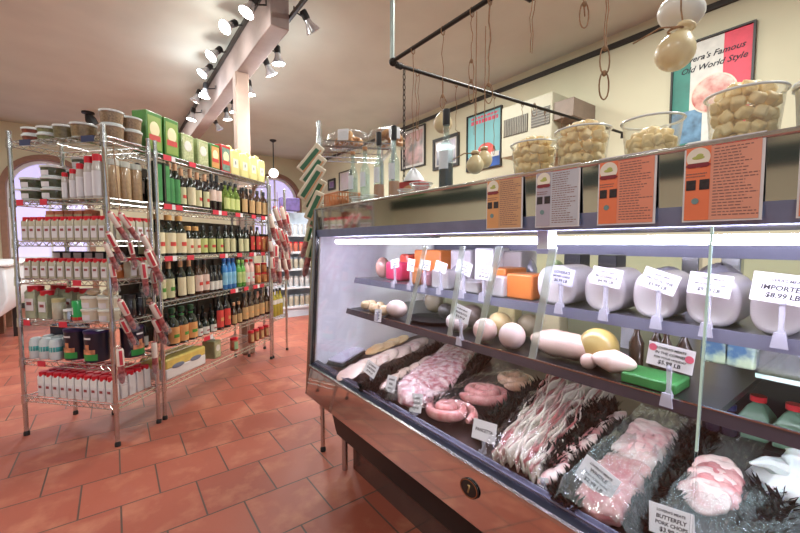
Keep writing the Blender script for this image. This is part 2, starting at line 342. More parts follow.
# shelves
for nm, X0, z1, X1, hh in (('upper_shelf', .965, 1.046, 1.45, .024), ('lower_shelf', .918, .896, 1.58, .022)):
    s = obj(nm, B(X0 + .006, YN if nm == 'upper_shelf' else .215, z1 - .014, X1, 1.675, z1), M(nm + '_plate', (.30, .29, .35) if nm == 'upper_shelf' else (.05, .05, .055), .3, .7), case)
    obj('price_rail', MB().prism([(X0 - .008, z1 - hh), (X0, z1 + .002), (X0 + .006, z1 + .002), (X0 + .004, z1 - hh)], YN, 1.675), lav if nm == 'upper_shelf' else M('lower_rail', (.075, .055, .07), .3, .5), s)
    if nm == 'lower_shelf': obj('rail_edge', B(X0 - .002, YN, z1 + .0015, X0 + .004, 1.675, z1 + .0045), steel, s)
for x0, z0 in ((.985, 1.020), (.94, .871)):
    obj('under_shelf_tube', B(x0, YN, z0, x0 + .014, 1.64, z0 + .010), M('under_glow_%d' % (z0 * 1000), (.88, .86, 1.), .4, var=0, emit=22. if z0 > .9 else 34.), case, bevel=.003)
GZS = onX(745, 371, 1.12).z; LZ = onX(758, 441, 1.28).z - .012
obj('added_dark_backing', B(1.585, -.5, LZ - .14, 1.595, .33, 1.03), M('near_black', (.02, .018, .02), .4), case)  # black sheet added to darken the view through the rear door
obj('rear_well', B(1.27, -.5, LZ - .012, 1.58, .205, LZ), black, case)
gs = obj('glass_shelf', B(1.12, -.5, GZS - .007, 1.58, .20, GZS), clear('green_glass', (.80, .92, .88), .8, .04, film=.06, filmcol=(.4, .7, .6)), case)
obj('shelf_edge', B(1.116, -.5, GZS - .008, 1.1195, .20, GZS + .001), edge, gs)
# slender pale green strips added for the slanting streaks on the front glass
stripm = clear('strip_glass', (.90, .97, .93), .9, .06, film=.26, filmcol=(.95, 1., .97))
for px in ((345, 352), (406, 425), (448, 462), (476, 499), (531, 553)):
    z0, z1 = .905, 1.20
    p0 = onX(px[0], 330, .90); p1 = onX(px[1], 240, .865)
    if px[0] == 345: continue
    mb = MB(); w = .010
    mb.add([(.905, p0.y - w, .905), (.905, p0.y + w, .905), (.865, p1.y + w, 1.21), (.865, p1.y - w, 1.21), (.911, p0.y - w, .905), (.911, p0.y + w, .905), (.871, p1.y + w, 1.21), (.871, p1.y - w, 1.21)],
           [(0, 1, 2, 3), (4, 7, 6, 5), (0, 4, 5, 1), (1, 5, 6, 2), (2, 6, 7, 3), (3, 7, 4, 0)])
    obj('streak_strip', mb, stripm, case)
# badge on the lower panel
bp = onX(470, 488, .80); u = Vector((.888 - .752, 0, .352 - .46)).normalized()
bp = onX(470, 488, .764); bx = .7625; bz = bp.z
bd = thing('badge', '', ''); del bd['label']; del bd['category']
bd.parent = case; bd.name = 'badge'; bd.location = (bx - .003, bp.y, bz - .004)
zax = Vector((-.137, 0, .020)).normalized(); xax = Vector((0, -1, 0)); yax = zax.cross(xax)
bd.matrix_basis = Matrix.Translation((bx, bp.y, bz)) @ Matrix((xax, yax, zax)).transposed().to_4x4()
obj('badge_plate', MB().lathe([(.034, 0), (.034, .003), (.031, .004)], 28, sy=.72), M('badge_black', (.012, .01, .009), .35), bd)
obj('badge_ring', MB().tube([(.030 * math.cos(t * PI / 14), 0.0216 * math.sin(t * PI / 14), .0045) for t in range(28)], .0012, 5, closed=True), M('badge_bronze', (.35, .12, .05), .35, .6), bd)
obj('badge_emblem', MB().add([(-.004, -.012, .0045), (.001, -.012, .0045), (.004, .010, .0045), (-.006, .008, .0045), (-.005, .005, .0045), (-.001, .006, .0045)], [(0, 1, 2, 3, 4, 5)]), M('badge_gold', (.7, .55, .25), .3, .7), bd, solid=.001)
for a in range(-60, 61, 20):
    pass

# ------------------------------------------------------------------ price tags
clipm = clear('clip_plastic', (.95, .95, 1.), 1., .08, film=.42, filmcol=(.88, .88, .97))
def bars(mb, x0, x1, z0, z1, n, r, th=.35, gap=.3):
    h = (z1 - z0) / n
    for i in range(n):
        z = z1 - (i + .5) * h; x = x0
        lim = x1 - r.random() * gap * (x1 - x0)
        while x < lim:
            w = (x1 - x0) * r.uniform(.05, .14); xe = min(x + w, lim)
            mb.add([(x, 0, z - h * th / 2), (xe, 0, z - h * th / 2), (xe, 0, z + h * th / 2), (x, 0, z + h * th / 2)], [(0, 1, 2, 3)]); x = xe + (x1 - x0) * .025
def price_tag(p, h, w, ht, roll, lines, label, col=paper, tilt=.12, clip=.030, yaw=0, dots=False, group='price tags in the deli case'):
    """p = foot of the clip, h = height of the card centre above it"""
    r = thing('price_tag', label, 'price tag', p, RM90 + yaw, group)
    c = obj('card', B(-w / 2, -.0006, -ht / 2, w / 2, .0006, ht / 2), col, r); c.location = (0, 0, h); c.rotation_euler = (-tilt, roll, 0)
    k = len(lines); s = ht / (k + .9)
    for i, l in enumerate(lines):
        sz = min(s * (1.15 if i == k - 1 else .95), w * .82 / max(6, len(l)) / .70)
        text('lettering', l, sz, ink, c, (0, -.0009, ht / 2 - s * (i + .95)), shear=.1, bold=sz * .022)
    if dots:
        for sx in (-1, 1):
            o = obj('sticker', MB().lathe([(.0075, 0), (.0075, .0006)], 14), pinkm, c); o.location = (sx * w * .40, -.0007, ht * .27 - .008 * (sx > 0)); o.rotation_euler = (PI / 2, 0, 0)
    mb = MB(); mb.prism([(-.008, 0), (.008, 0), (.0075, .008), (.003, .018), (.0045, h - ht * .35), (-.0045, h - ht * .35), (-.003, .018), (-.0075, .008)], -.004, .004)
    mb.ell((0, -.004, max(.02, h - ht * .45)), .0055, .0055, .0055, 10, 6); mb.prism([(-.012, -.016), (.012, -.016), (.008, .012), (-.008, .012)], -.013, -.009)
    obj('clip', mb, clipm, r)
    return r
TAGS1 = [(395.5, 263.5, -10, ["LOVERA'S MEATS", "CHEESE", "$5.99 LB"], 'small price tag before the pink package at the case end'),
         (411.5, 265, 4, ["LOVERA'S", "SALAMI", "$6.99 LB"], 'narrow upright price tag, second from the left on the upper shelf'),
         (425.5, 265, 5, ["LOVERA'S MEATS", "CHEDDAR", "$4.99 LB"], 'price tag right under the big orange cheese block'),
         (441.5, 267, 12, ["", "", ""], 'pale blank looking price tag tilted right, fourth on the upper shelf'),
         (464.5, 268, 14, ["LOVERA'S MEATS", "SWISS", "$5.99 LB"], 'price tag tilted down to the right before the white carton'),
         (484.5, 273, 3, ["LOVERA'S MEATS", "COLBY JACK", "$5.49 LB"], 'level price tag just left of the orange cheese blocks'),
         (562, 276.5, 6, ["LOVERA'S", "SMOKED CHEESE", "$6.99 LB"], 'lavender shaded price tag on the leftmost white cheese'),
         (607, 277, 8, ["LOVERA'S MEATS", "MOZZARELLA", "$4.99 LB"], 'price tag reading mozzarella on the upper shelf'),
         (660, 281, 17, ["LOVERA'S MEATS", "PROVOLONE", "$5.99 LB"], 'strongly tilted price tag reading provolone'),
         (710, 284.5, 6, ["LOVERA'S MEATS", "IMPORTED PROVOLONE", "$9.99 LB"], 'price tag reading imported provolone behind the glass joint'),
         (784, 289, 5, ["LOVERA'S MEATS", "IMPORTED", "$8.99 LB"], 'large price tag at the right edge of the upper shelf')]
lavp = M('lavender_paper', (.60, .60, .74), .6, var=.03)
for x, y, roll, lines, lab in TAGS1:
    p = onX(x, y, .955); w = .072 if x < 420 else .082; w = .07 if x in (395.5, 425.5, 441.5) else (.05 if x == 411.5 else w)
    w = .10 if x == 784 else w; ht = w * .62 if x != 411.5 else .058
    w *= .86; ht *= .86
    price_tag((.952, p.y, 1.049), max(.045, p.z - 1.049), w, ht, rad(roll), lines, lab, lavp if x == 562 else paper)
p = onX(379, 318, .91); price_tag((.905, p.y, .902), p.z - .902 + .012, .052, .055, rad(-4), ["LOVERA'S", "EGGS", "$3.99"], 'small price tag beside the pale egg on the lower shelf')
p = onX(466, 314, .91); price_tag((.905, onX(461, 340, .905).y, .902), onX(466, 314, .91).z - .902, .074, .05, rad(12), ["LOVERA'S MEATS", "PROSCIUTTO", "$12.99 LB"], 'tilted price tag before the round cheeses on the lower shelf')
p = onX(671, 357, .91); price_tag((.905, p.y, .902), p.z - .902, .082, .048, rad(4), ["LOVERA'S MEATS", "IN THE CORNER", "FOR YOUR HOLIDAY", "$5.99 LB"], 'price tag with two pink dots on the lower shelf', dots=True)
DT = [(371, 369, 16, ["LOVERA'S", "CHICKEN", "$3.99 LB"], 'leaning tag between the two leftmost rows of meat', .058, .045, .15),
      (391, 384, -8, ["LOVERA'S", "VEAL", "$7.99 LB"], 'tag at the front left of the ground meat pile', .05, .052, 0),
      (416, 403, -14, ["LOVERA'S", "SAUSAGE", "$4.99 LB"], 'tag between the ground meat and the first sausage coil', .056, .052, 0),
      (484, 431, -8, ["", "PANCETTA", ""], 'blank looking white tag before the bacon slices', .072, .045, 0),
      (597, 478, 20, ["LOVERA'S MEATS", "WHOLE", "BNLS PORK LOIN", "$2.99 LB"], 'big tag reading whole boneless pork loin', .082, .058, 0),
      (671, 523, -10, ["LOVERA'S MEATS", "BUTTERFLY", "PORK CHOPS", "$3.99 LB"], 'big tag reading butterfly pork chops', .078, .055, 0)]
for x, y, roll, lines, lab, w, ht, yaw in DT:
    if x < 500: w *= 1.22; ht *= 1.22
    p = onX(x, y, .845 if x < 590 else .86); z0 = deckz(p.x) + .004
    price_tag((p.x, p.y, z0), max(.03, p.z - z0), w, ht, rad(roll), lines, lab, tilt=.35, yaw=yaw)
p = onX(543, 497, .84); price_tag((.84, p.y, deckz(.84) + .003), .022, .03, .012, rad(-25), [""], 'tiny blank tag lying low beside the thin meat strips', tilt=.3)

# ------------------------------------------------------------------ meat on the deck
kalem = two('dark_greenery', (.002, .005, .004), (.010, .017, .013), 30, .5, coat=0, bump=0)
pork = two('pork_flesh', (.58, .14, .16), (.80, .50, .46), 16, .3, .35, .65, coat=.5, distort=1.2)
fatty = two('pork_fat', (.72, .32, .31), (.86, .70, .64), 24, .35, .3, .6, coat=.4, distort=.8)
ground = two('ground_meat', (.55, .16, .19), (.86, .66, .66), 42, .4, .36, .6, coat=.3, bump=.8)
saus = two('raw_sausage', (.66, .22, .22), (.78, .42, .38), 45, .28, .35, .7, coat=.6, bump=.15)
sausp = two('pale_sausage', (.70, .40, .24), (.80, .55, .40), 35, .3, .35, .7, coat=.6, bump=.1)
chick = two('pale_cutlet', (.74, .50, .44), (.84, .66, .58), 12, .3, .35, .65, coat=.5, bump=.2)
orng = two('orange_marinade', (.80, .40, .16), (.86, .62, .35), 16, .3, .35, .65, coat=.5, bump=.2)
bacm = two('bacon_streaks', (.50, .13, .13), (.84, .76, .66), 9, .35, .40, .56, coat=.4, bump=.15, stretch=(.55, 6, 6), distort=.5)
bacf = two('bacon_fat', (.62, .34, .28), (.84, .80, .68), 9, .35, .2, .5, coat=.4, bump=.15, stretch=(.55, 6, 6), distort=.5)
wrap = clear('cling_wrap', (.985, .985, .99), 1., .07, film=.012, bump=1., scale=34, f0=.09, stretch=(.35, 1.8, 1))
sleeve = clear('plastic_sleeve', (.96, .985, .985), 1., .12, film=.12, filmcol=(.60, .78, .76), bump=1., scale=18, f0=.09, stretch=(.5, 1.5, 1))
def row(a, b, h=0):
    """frame of a row running from front point a to back point b on the sloping deck"""
    A = Vector((a[0], a[1], deckz(a[0]) + h)); Bv = Vector((b[0], b[1], deckz(b[0]) + h)); d = Bv - A
    return A, d.length, Matrix.Translation(A) @ Matrix((d.normalized(), Vector((0, 0, 1)).cross(d).normalized(), d.normalized().cross(Vector((0, 0, 1)).cross(d).normalized()))).transposed().to_4x4()
def place(o, m): o.matrix_basis = m
def dk(a): p = onD(a[0], a[1], a[2] if len(a) > 2 else .03); return (p.x, p.y)
def kale(a, b, wd, lab, n=900, hb=.052):
    A, L, m = row(dk(a), dk(b)); mb = MB()
    mb.box(0, -wd * .42, 0, L, wd * .42, .014)
    for i in range(n):
        x = R.uniform(0, L); y = R.uniform(-.5, .5) * wd; th = R.uniform(0, 2 * PI); h = hb * R.uniform(.6, 1.15); w = R.uniform(.002, .0045)
        lx = .016 * math.cos(th) + R.uniform(-.004, .004); ly = .02 * math.sin(th)
        px, py = -math.sin(th) * w, math.cos(th) * w
        mb.add([(x - px, y - py, .008), (x + px, y + py, .008), (x + lx * .5 + px * 1.3, y + ly * .5 + py * 1.3, h * .7), (x + lx * .5 - px * 1.3, y + ly * .5 - py * 1.3, h * .7), (x + lx * 1.4, y + ly * 1.4, h)],
               [(0, 1, 2, 3), (3, 2, 4)])
    o = obj('greenery_divider', mb, kalem); place(o, m)
    return tag(o, lab, 'greenery divider', 'dark plastic greenery between the meats')
kale((363, 389), (442, 345), .05, 'dark greenery strip between the pale cutlets and the narrow cutlet row')
kale((385, 398), (452, 352), .045, 'dark greenery strip just left of the ground meat')
kale((432, 405), (486, 353), .06, 'dark greenery strip between ground meat and sausage coils')
kale((480, 432), (547, 383), .06, 'dark greenery strip between sausage coils and bacon')
kale((540, 462), (608, 402), .075, 'dark greenery strip on the right side of the bacon')
kale((562, 502), (632, 424), .06, 'dark greenery strip left of the whole pork loin')
kale((640, 520), (705, 432), .065, 'dark greenery strip between pork loin and butterfly chops')
kale((752, 545), (795, 448), .055, 'dark greenery strip beside the white plastic bag')
def lump(mat, L, W, Hh, name, seed, ends=.25, amp=.12, n=26, k=14, sq=1., rough=0.):
    r = random.Random(seed); ph = [r.uniform(0, 6) for _ in range(6)]; mb = MB()
    rings = []
    for i in range(n + 1):
        t = i / n; e = min(1, (min(t, 1 - t) / ends) + .02) ** .5
        for j in range(k):
            a = 2 * PI * j / k; d = 1 + amp * (math.sin(3 * a + ph[0] + 5 * t) * .5 + math.sin(9 * t + ph[1] + 2 * a) * .5)
            ca_, sa_ = math.cos(a), math.sin(a); ca_ = math.copysign(abs(ca_) ** sq, ca_); sa_ = math.copysign(abs(sa_) ** sq, sa_); rings.append((t * L, W / 2 * ca_ * e * d, max(-.0, Hh / 2 + Hh / 2 * sa_ * e * d)))
    fs = [(i * k + j, i * k + (j + 1) % k, (i + 1) * k + (j + 1) % k, (i + 1) * k + j) for i in range(n) for j in range(k)] + [tuple(range(k)), tuple(n * k + j for j in range(k))]
    mb.add(rings, fs); o = obj(name, mb, mat, ang=70)
    if rough:
        tx = bpy.data.textures.get('lumpy') or bpy.data.textures.new('lumpy', 'CLOUDS'); tx.noise_scale = .03
        q = o.modifiers.new('sub', 'SUBSURF'); q.levels = q.render_levels = 2; q = o.modifiers.new('disp', 'DISPLACE'); q.texture = tx; q.strength = rough; q.mid_level = .5
    return o
def on_row(o, a, b, label, cat, group=None, x=0, y=0, h=0, lean=0, yaw=0):
    A, L, m = row(a, b, h); place(o, m @ Matrix.Translation((x, y, 0)) @ Matrix.Rotation(yaw, 4, 'Z') @ Matrix.Rotation(lean, 4, 'Y')); return tag(o, label, cat, group)
# far-left foil tray
a, b = dk((337, 362)), dk((360, 345))
t = thing('meat_tray', 'small tray wrapped in film at the left end of the deck', 'wrapped tray'); obj('tray', B(0, -.05, 0, .21, .05, .018), black, t, bevel=.006); obj('film', B(.004, -.047, .018, .206, .047, .032), M('violet_film', (.50, .46, .62), .2, coat=.6), t, bevel=.008)
on_row(t, a, (a[0] + .22, a[1] + .10), t['label'], t['category'], h=.004, y=.015)
# pale cutlets: overlapping slices in a row, orange ones behind
CUT = [((338, 377), (427, 340), 7, chick, 'pale raw cutlet in the leftmost overlapping row', .105, .16, .024),
       ((367, 352), (409, 337), 4, orng, 'orange marinated cutlet behind the pale cutlet row', .08, .13, .024),
       ((381, 386), (430, 357), 4, chick, 'narrow pale cutlet between two greenery strips', .052, .13, .02)]
for a, b, n, mt, lab, W, L1, hh in CUT:
    A, B2 = dk(a), dk(b); A0, L, m = row(A, B2)
    for i in range(n):
        o = lump(mt if not (mt is chick and i % 3 == 2 and n == 7) else fatty, L1, W, hh, 'meat_cutlet', 40 + i, .3, .1, 14, 12)
        place(o, m @ Matrix.Translation(((L - L1) * i / (n - 1), R.uniform(-.004, .004), .006 + .002 * i / n)) @ Matrix.Rotation(R.uniform(-.1, .1), 4, 'Z') @ Matrix.Rotation(-.16, 4, 'Y'))
        lb = lab.replace('cutlet', 'cutlet, %s from the front,' % ORD[i], 1)
        tag(o, lb, 'meat', 'raw cutlets in the deli case')
# ground meat
A, B2 = dk((407, 406)), dk((462, 352)); gm = lump(ground, .66, .18, .075, 'ground_meat', 5, .12, .16, 46, 22, .75)
on_row(gm, A, B2, 'large pile of pink and white ground meat under clear wrap', 'ground meat')
tx = bpy.data.textures.new('clumps', 'CLOUDS'); tx.noise_scale = .016
gm.modifiers.new('sub', 'SUBSURF').levels = 2; gm.modifiers['sub'].render_levels = 2; d = gm.modifiers.new('disp', 'DISPLACE'); d.texture = tx; d.strength = .014; d.mid_level = .5
def film(a, b, W, h, name, lab, mat=wrap, L=None, hang=.03, seed=1, h2=None):
    A0, L0, m = row(dk(a), dk(b)); L = L or L0; r = random.Random(seed); ph = [r.uniform(0, 6) for _ in range(8)]
    def fn(u, v):
        s = (v - .5) * 2; e = max(0, abs(s) - .72) / .28; eu = max(0, abs(u - .5) * 2 - .9) / .1
        z = (h if h2 is None else h + (h2 - h) * u) * (1 - .75 * e * e) * (1 - .4 * eu) + .004 * math.sin(18 * u + 5 * s + ph[0]) + .003 * math.sin(31 * s + 9 * u + ph[1]) + .0025 * math.sin(47 * u - 22 * s + ph[2])
        return (u * L, s * W / 2, max(.004, z))
    o = obj(name, MB().grid(60, 26, fn), mat); place(o, m); return tag(o, lab, 'plastic wrap', 'clear wraps over the meats')
film((405, 408), (464, 352), .19, .082, 'plastic_wrap', 'clear wrap stretched over the ground meat pile', seed=2)
# sausage coils
def coil(rad_, tr, turns, mat):
    pts = []
    n = int(turns * 26)
    for i in range(n + 1):
        th = 2 * PI * i / 26; rr = rad_ - (rad_ - tr * .6) * (i / n); pts.append((rr * math.cos(th), rr * math.sin(th), tr + .018 * (i / n)))
    rr = [tr] * (n + 1); rr[0] = tr * .4; rr[-1] = tr * .5; rr[1] = tr * .85
    return obj('sausage_coil', MB().tube(pts, rr, 10), mat)
for (x, y), R0, tr, mt, lab in (((449, 409), .096, .0165, saus, 'front pink sausage coil nearest the glass'), ((484, 391), .092, .0165, saus, 'middle pink sausage coil, partly under glare of the wrap'), ((514, 378), .086, .0165, sausp, 'rear pale orange sausage coil')):
    p = onD(x, y, .035); o = coil(R0, tr, 2.3, mt); o.location = (p.x, p.y, deckz(p.x) + .003); o.rotation_euler = (0, -math.atan(DKS), R.uniform(0, 6)); o.scale = (1.05, .86, 1.15)
    tag(o, lab, 'sausage', 'coiled fresh sausages')
film((447, 414), (497, 385), .16, .075, 'plastic_wrap', 'clear wrap over the two pink sausage coils', L=.40, seed=3)
# bacon slices
A = dk((512, 468, .03)); Bk = dk((574, 389, .03)); A0, L, m = row(A, Bk)
NB = 18
for i in range(NB):
    s = (i / (NB - 1) - .5); r = random.Random(90 + i); p1, p2 = r.uniform(0, 6), r.uniform(0, 6); Lb = .60 + r.uniform(-.03, .05); x0 = r.uniform(0, .04)
    hz = .012 + .030 * (1 - (2 * s) ** 2) + r.uniform(0, .006)
    def fn(u, v):
        x = x0 + u * Lb; wv = .012 * math.sin(11 * u + p1) * u + .006 * math.sin(23 * u + p2)
        return (x, s * (.13 + .075 * u) + wv + (v - .5) * .008, hz + (v - .5) * .045 + .008 * math.sin(14 * u + p2) * u + (.010 if v > .5 else 0) * u)
    o = obj('bacon_slice', MB().grid(40, 5, fn), bacm if i % 3 else bacf, solid=.004); place(o, m)
    tag(o, 'streaky bacon slice, %s from the left in the fanned bacon row' % ORD[i], 'bacon', 'bacon slices in the case')
film((509, 468), (540, 425), .18, .072, 'plastic_wrap', 'clear wrap over the front half of the bacon', L=.40, seed=4)
# thin meat strips
A = dk((540, 482, .02)); Bk = dk((612, 415, .02)); A0, L, m = row(A, Bk)
for i in range(9):
    o = lump(pork if i % 2 else fatty, .11, .036, .022, 'meat_strip', 60 + i, .3, .25, 14, 10)
    place(o, m @ Matrix.Translation((L * i / 9.5, R.uniform(-.008, .008), .004)) @ Matrix.Rotation(R.uniform(-.3, .3), 4, 'Z') @ Matrix.Rotation(-.12, 4, 'Y'))
    tag(o, 'thin raw meat strip, %s from the glass in the narrow row' % ORD[i], 'meat', 'thin meat strips in a row')
# pork loin
A, B2 = dk((592, 508, .04)), dk((652, 433, .04)); A0, L, m = row(A, B2)
o = lump(pork, .24, .105, .056, 'pork_loin', 7, .10, .06, 22, 18, .6, .014); place(o, m); tag(o, 'whole pink pork loin end behind the big price tag', 'pork loin')
o = lump(fatty, .22, .11, .064, 'pork_loin', 8, .10, .08, 22, 18, .6, .016); place(o, m @ Matrix.Translation((.225, 0, 0))); tag(o, 'fat covered pork loin piece lying at the rear of the sleeve', 'pork loin')
film((590, 520), (668, 408), .17, .095, 'plastic_sleeve', 'long clear plastic sleeve holding the whole pork loin', sleeve, seed=5, h2=.03)
# butterfly chops
A, B2 = dk((702, 508, .03)), dk((732, 460, .03)); A0, L, m = row(A, B2)
for i in range(5):
    o = lump(fatty if i % 2 == 0 else pork, .095, .092, .024, 'pork_chop', 20 + i, .35, .16, 16, 14, .75, .012)
    place(o, m @ Matrix.Translation((.0 + i * .024, .004 * (-1) ** i, .008 + .003 * i)) @ Matrix.Rotation(-.35, 4, 'Y')); tag(o, 'butterfly pork chop, %s from the glass in the clear sleeve' % ORD[i], 'pork chop', 'butterfly pork chops')
film((690, 540), (757, 432), .16, .06, 'plastic_sleeve', 'clear plastic sleeve around the butterfly pork chops', sleeve, seed=6, h2=.025)
# white plastic bag at the right edge
p = onD(800, 488, .03); r = random.Random(4); mb = MB(); ph = [r.uniform(0, 6) for _ in range(5)]
mb.lathe([(.02, 0), (.07, .004), (.085, .03), (.07, .055), (.04, .075), (.022, .085), (.03, .10), (.012, .112)], 26)
mb.v = [(x * (1 + .16 * math.sin(5 * math.atan2(y, x) + 40 * z)), y * (1 + .12 * math.sin(7 * math.atan2(y, x) + ph[1])), z + .006 * math.sin(9 * x * 20)) for x, y, z in mb.v]
bag = thing('plastic_bag', 'knotted white plastic bag at the right end of the deck', 'bag', (p.x, p.y, deckz(p.x)))
obj('bag_body', mb, M('white_film', (.78, .86, .84), .35, coat=.3, sss=.2), bag, ang=180)
obj('bag_tail', MB().tube([(-.03, .03, .07), (-.055, .05, .085), (-.085, .07, .085)], [.022, .014, .003], 8), MC['white_film'], bag)
film((775, 560), (812, 470), .13, .05, 'plastic_sleeve', 'clear plastic sleeve at the right edge below the white bag', sleeve, seed=9, h2=.02)
# ------------------------------------------------------------------ upper shelf goods (stand on z = 1.04)
Z1 = 1.0465; Z2 = .8965
moz = two('white_cheese', (.70, .66, .66), (.80, .77, .76), 10, .35, .3, .7, coat=.4, bump=.1)
och = M('orange_cheese', (.82, .24, .05), .4, var=.08, coat=.4); och_shaded = M('orange_cheese_shaded', (.72, .20, .03), .4, var=.08, coat=.4)  # second orange is the first with shadow put into its colour
foilw = M('white_wrap', (.76, .74, .74), .35, var=.04, coat=.5); pinkw = M('pink_wrap', (.80, .05, .16), .35, var=.15, coat=.5); redw = M('red_wrap', (.72, .10, .06), .35, var=.2, coat=.5)
gray = M('gray_film', (.30, .29, .33), .25, var=.3, scale=20, coat=.7); yel = M('yellow_wrap', (.72, .60, .30), .5)
def yof(px, py=300, X=1.0): return onX(px, py, X).y
def hof(px, py, X=1.0): return onX(px, py, X).z
# big white cheeses: rounded logs, seen on the round end
WHT = [(537, 580, 264, 'leftmost white cheese of the row, behind a lavender shaded tag'), (584, 629, 267, 'white cheese behind the mozzarella tag'), (632, 682, 270, 'white cheese behind the tilted provolone tag'), (684, 746, 273, 'white cheese behind the imported provolone tag'), (748, 812, 280, 'big white cheese at the right edge of the upper shelf')]
for a, b, top, lab in WHT:
    y0, y1 = yof(b, 300), yof(a, 300); w = (y0 - y1); w = abs(w) * .90; hh = (hof((a + b) / 2, top) - Z1) * .97
    prof = [(w / 2 * math.copysign(abs(math.cos(t)) ** .8, math.cos(t)), hh / 2 + hh / 2 * math.copysign(abs(math.sin(t)) ** .8, math.sin(t))) for t in [2 * PI * i / 28 for i in range(28)]]
    o = obj('white_cheese', MB().prism(prof, 0, .13), moz, bevel=.010, seg=3); o.location = (.985, (y0 + y1) / 2, Z1); o.rotation_euler = (0, 0, RM90); tag(o, lab, 'cheese', 'white cheeses on the upper shelf')
# gray film rolls / bags behind them
for px, w, hh, lab in ((720, .10, .12, 'crumpled gray plastic bag behind the provolone cheeses'), (668, .07, .105, 'dull gray plastic bag behind the tilted provolone tag'), (524, .045, .125, 'shiny dark gray plastic bag above the orange cheese block')):
    y = yof(px, 270, 1.22); r = random.Random(px); o = obj('gray_bag', MB().ell((0, 0, hh / 2), w * .6, .05, hh / 2, 22, 14), gray, ang=180)
    for v in o.data.vertices: v.co += Vector((r.uniform(-1, 1), r.uniform(-1, 1), r.uniform(0, 1) if v.co.z > .01 else 0)) * .006
    o.location = (1.22, y, Z1); tag(o, lab, 'bag')
def block(px0, px1, top, X, D, mat, name, label, cat, bv=.006, base=None, py=295):
    base = Z1 if base is None else base
    y0, y1 = yof(px0, py, X), yof(px1, py, X); hh = hof((px0 + px1) / 2, top, X) - base
    o = obj(name, B(-abs(y0 - y1) / 2, 0, 0, abs(y0 - y1) / 2, D, hh), mat, bevel=bv); o.location = (X, (y0 + y1) / 2, base); o.rotation_euler = (0, 0, RM90)
    return tag(o, label, cat)
block(506, 532, 274, 1.0, .09, och, 'cheese_block', 'glossy orange cheese block just left of the white cheeses', 'cheese')
block(487, 505, 268, 1.05, .12, och_shaded, 'cheese_block', 'orange cheese block in shadow behind the level price tag', 'cheese')
block(482, 503, 276, .985, .05, foilw, 'cheese_block', 'white wrapped cheese wedge before the orange blocks', 'cheese')
block(474, 492, 248, 1.10, .10, foilw, 'white_carton', 'tall white carton standing behind the orange blocks', 'carton')
block(500, 520, 251, 1.16, .10, M('taupe_wrap', (.42, .38, .36), .4), 'cheese_block', 'taupe wrapped block at the back above the orange cheese', 'cheese')
block(450, 470, 250, 1.10, .10, M('gray_carton', (.50, .46, .47), .4), 'carton', 'gray beige carton left of the tall white carton', 'carton')
block(414, 440, 250, 1.10, .12, och, 'cheese_block', 'large orange cheese block high on the left of the upper shelf', 'cheese', py=290)
block(431, 448, 270, .99, .08, foilw, 'cheese_block', 'small white wrapped cheese under the pale tilted tag', 'cheese', py=290)
block(455, 478, 281, .99, .08, foilw, 'cheese_block', 'low white wrapped cheese below the down tilted tag', 'cheese', py=290)
block(440, 449, 253, 1.16, .08, redw, 'sausage_pack', 'red striped pack beside the large orange cheese', 'pack', py=290)
block(385, 400, 262, 1.03, .07, pinkw, 'deli_pack', 'hot pink wrapped pack at the left end of the upper shelf', 'pack', bv=.012, py=285)
block(399, 408, 254, 1.08, .08, redw, 'deli_pack', 'red wrapped pack between the pink pack and the narrow tag', 'pack', bv=.012, py=285)
block(409, 419, 268, 1.0, .07, M('orange_wrap', (.78, .30, .10), .35, var=.2, coat=.5), 'deli_pack', 'orange red wrapped pack behind the narrow upright tag', 'pack', bv=.012, py=285)
block(420, 430, 272, 1.0, .07, M('dusty_pink_wrap', (.60, .30, .34), .35, var=.2, coat=.5), 'deli_pack', 'dusty pink wrapped pack under the large orange cheese', 'pack', bv=.012, py=285)
p = onX(381, 262, 1.06); o = obj('wrapped_salami', MB().ell((0, 0, .052), .035, .04, .052, 18, 12), M('clear_red_film', (.70, .38, .30), .25, var=.3, coat=.8)); o.location = (1.07, p.y, Z1); tag(o, 'film wrapped orange pink bundle at the far left of the upper shelf', 'pack')
o = obj('gray_pack', MB().ell((0, 0, .045), .05, .035, .045, 18, 10), gray); o.location = (1.12, yof(466, 262, 1.15) - .0, Z1); tag(o, 'gray film pack before the gray beige carton', 'pack')
# jars / bottles at the back of the upper shelf (green wreath of leaves, dark bottle)
o = obj('green_bag', MB().ell((0, 0, .055), .05, .03, .055, 18, 12), M('olive_film', (.20, .30, .10), .35, var=.4, coat=.5)); o.location = (1.30, yof(556, 258, 1.30), Z1 + .002); tag(o, 'olive green pack at the back behind the leftmost white cheese', 'pack')
for i, px in enumerate((577, 612)):
    o = obj('dark_carton', B(-.035, -.03, 0, .035, .03, .135), M('near_black', (.02, .018, .02), .4), bevel=.004); o.location = (1.32, yof(px, 260, 1.32), Z1); tag(o, ('black carton at the back left of the shelf standards', 'black carton at the back right of the shelf standards')[i], 'carton')

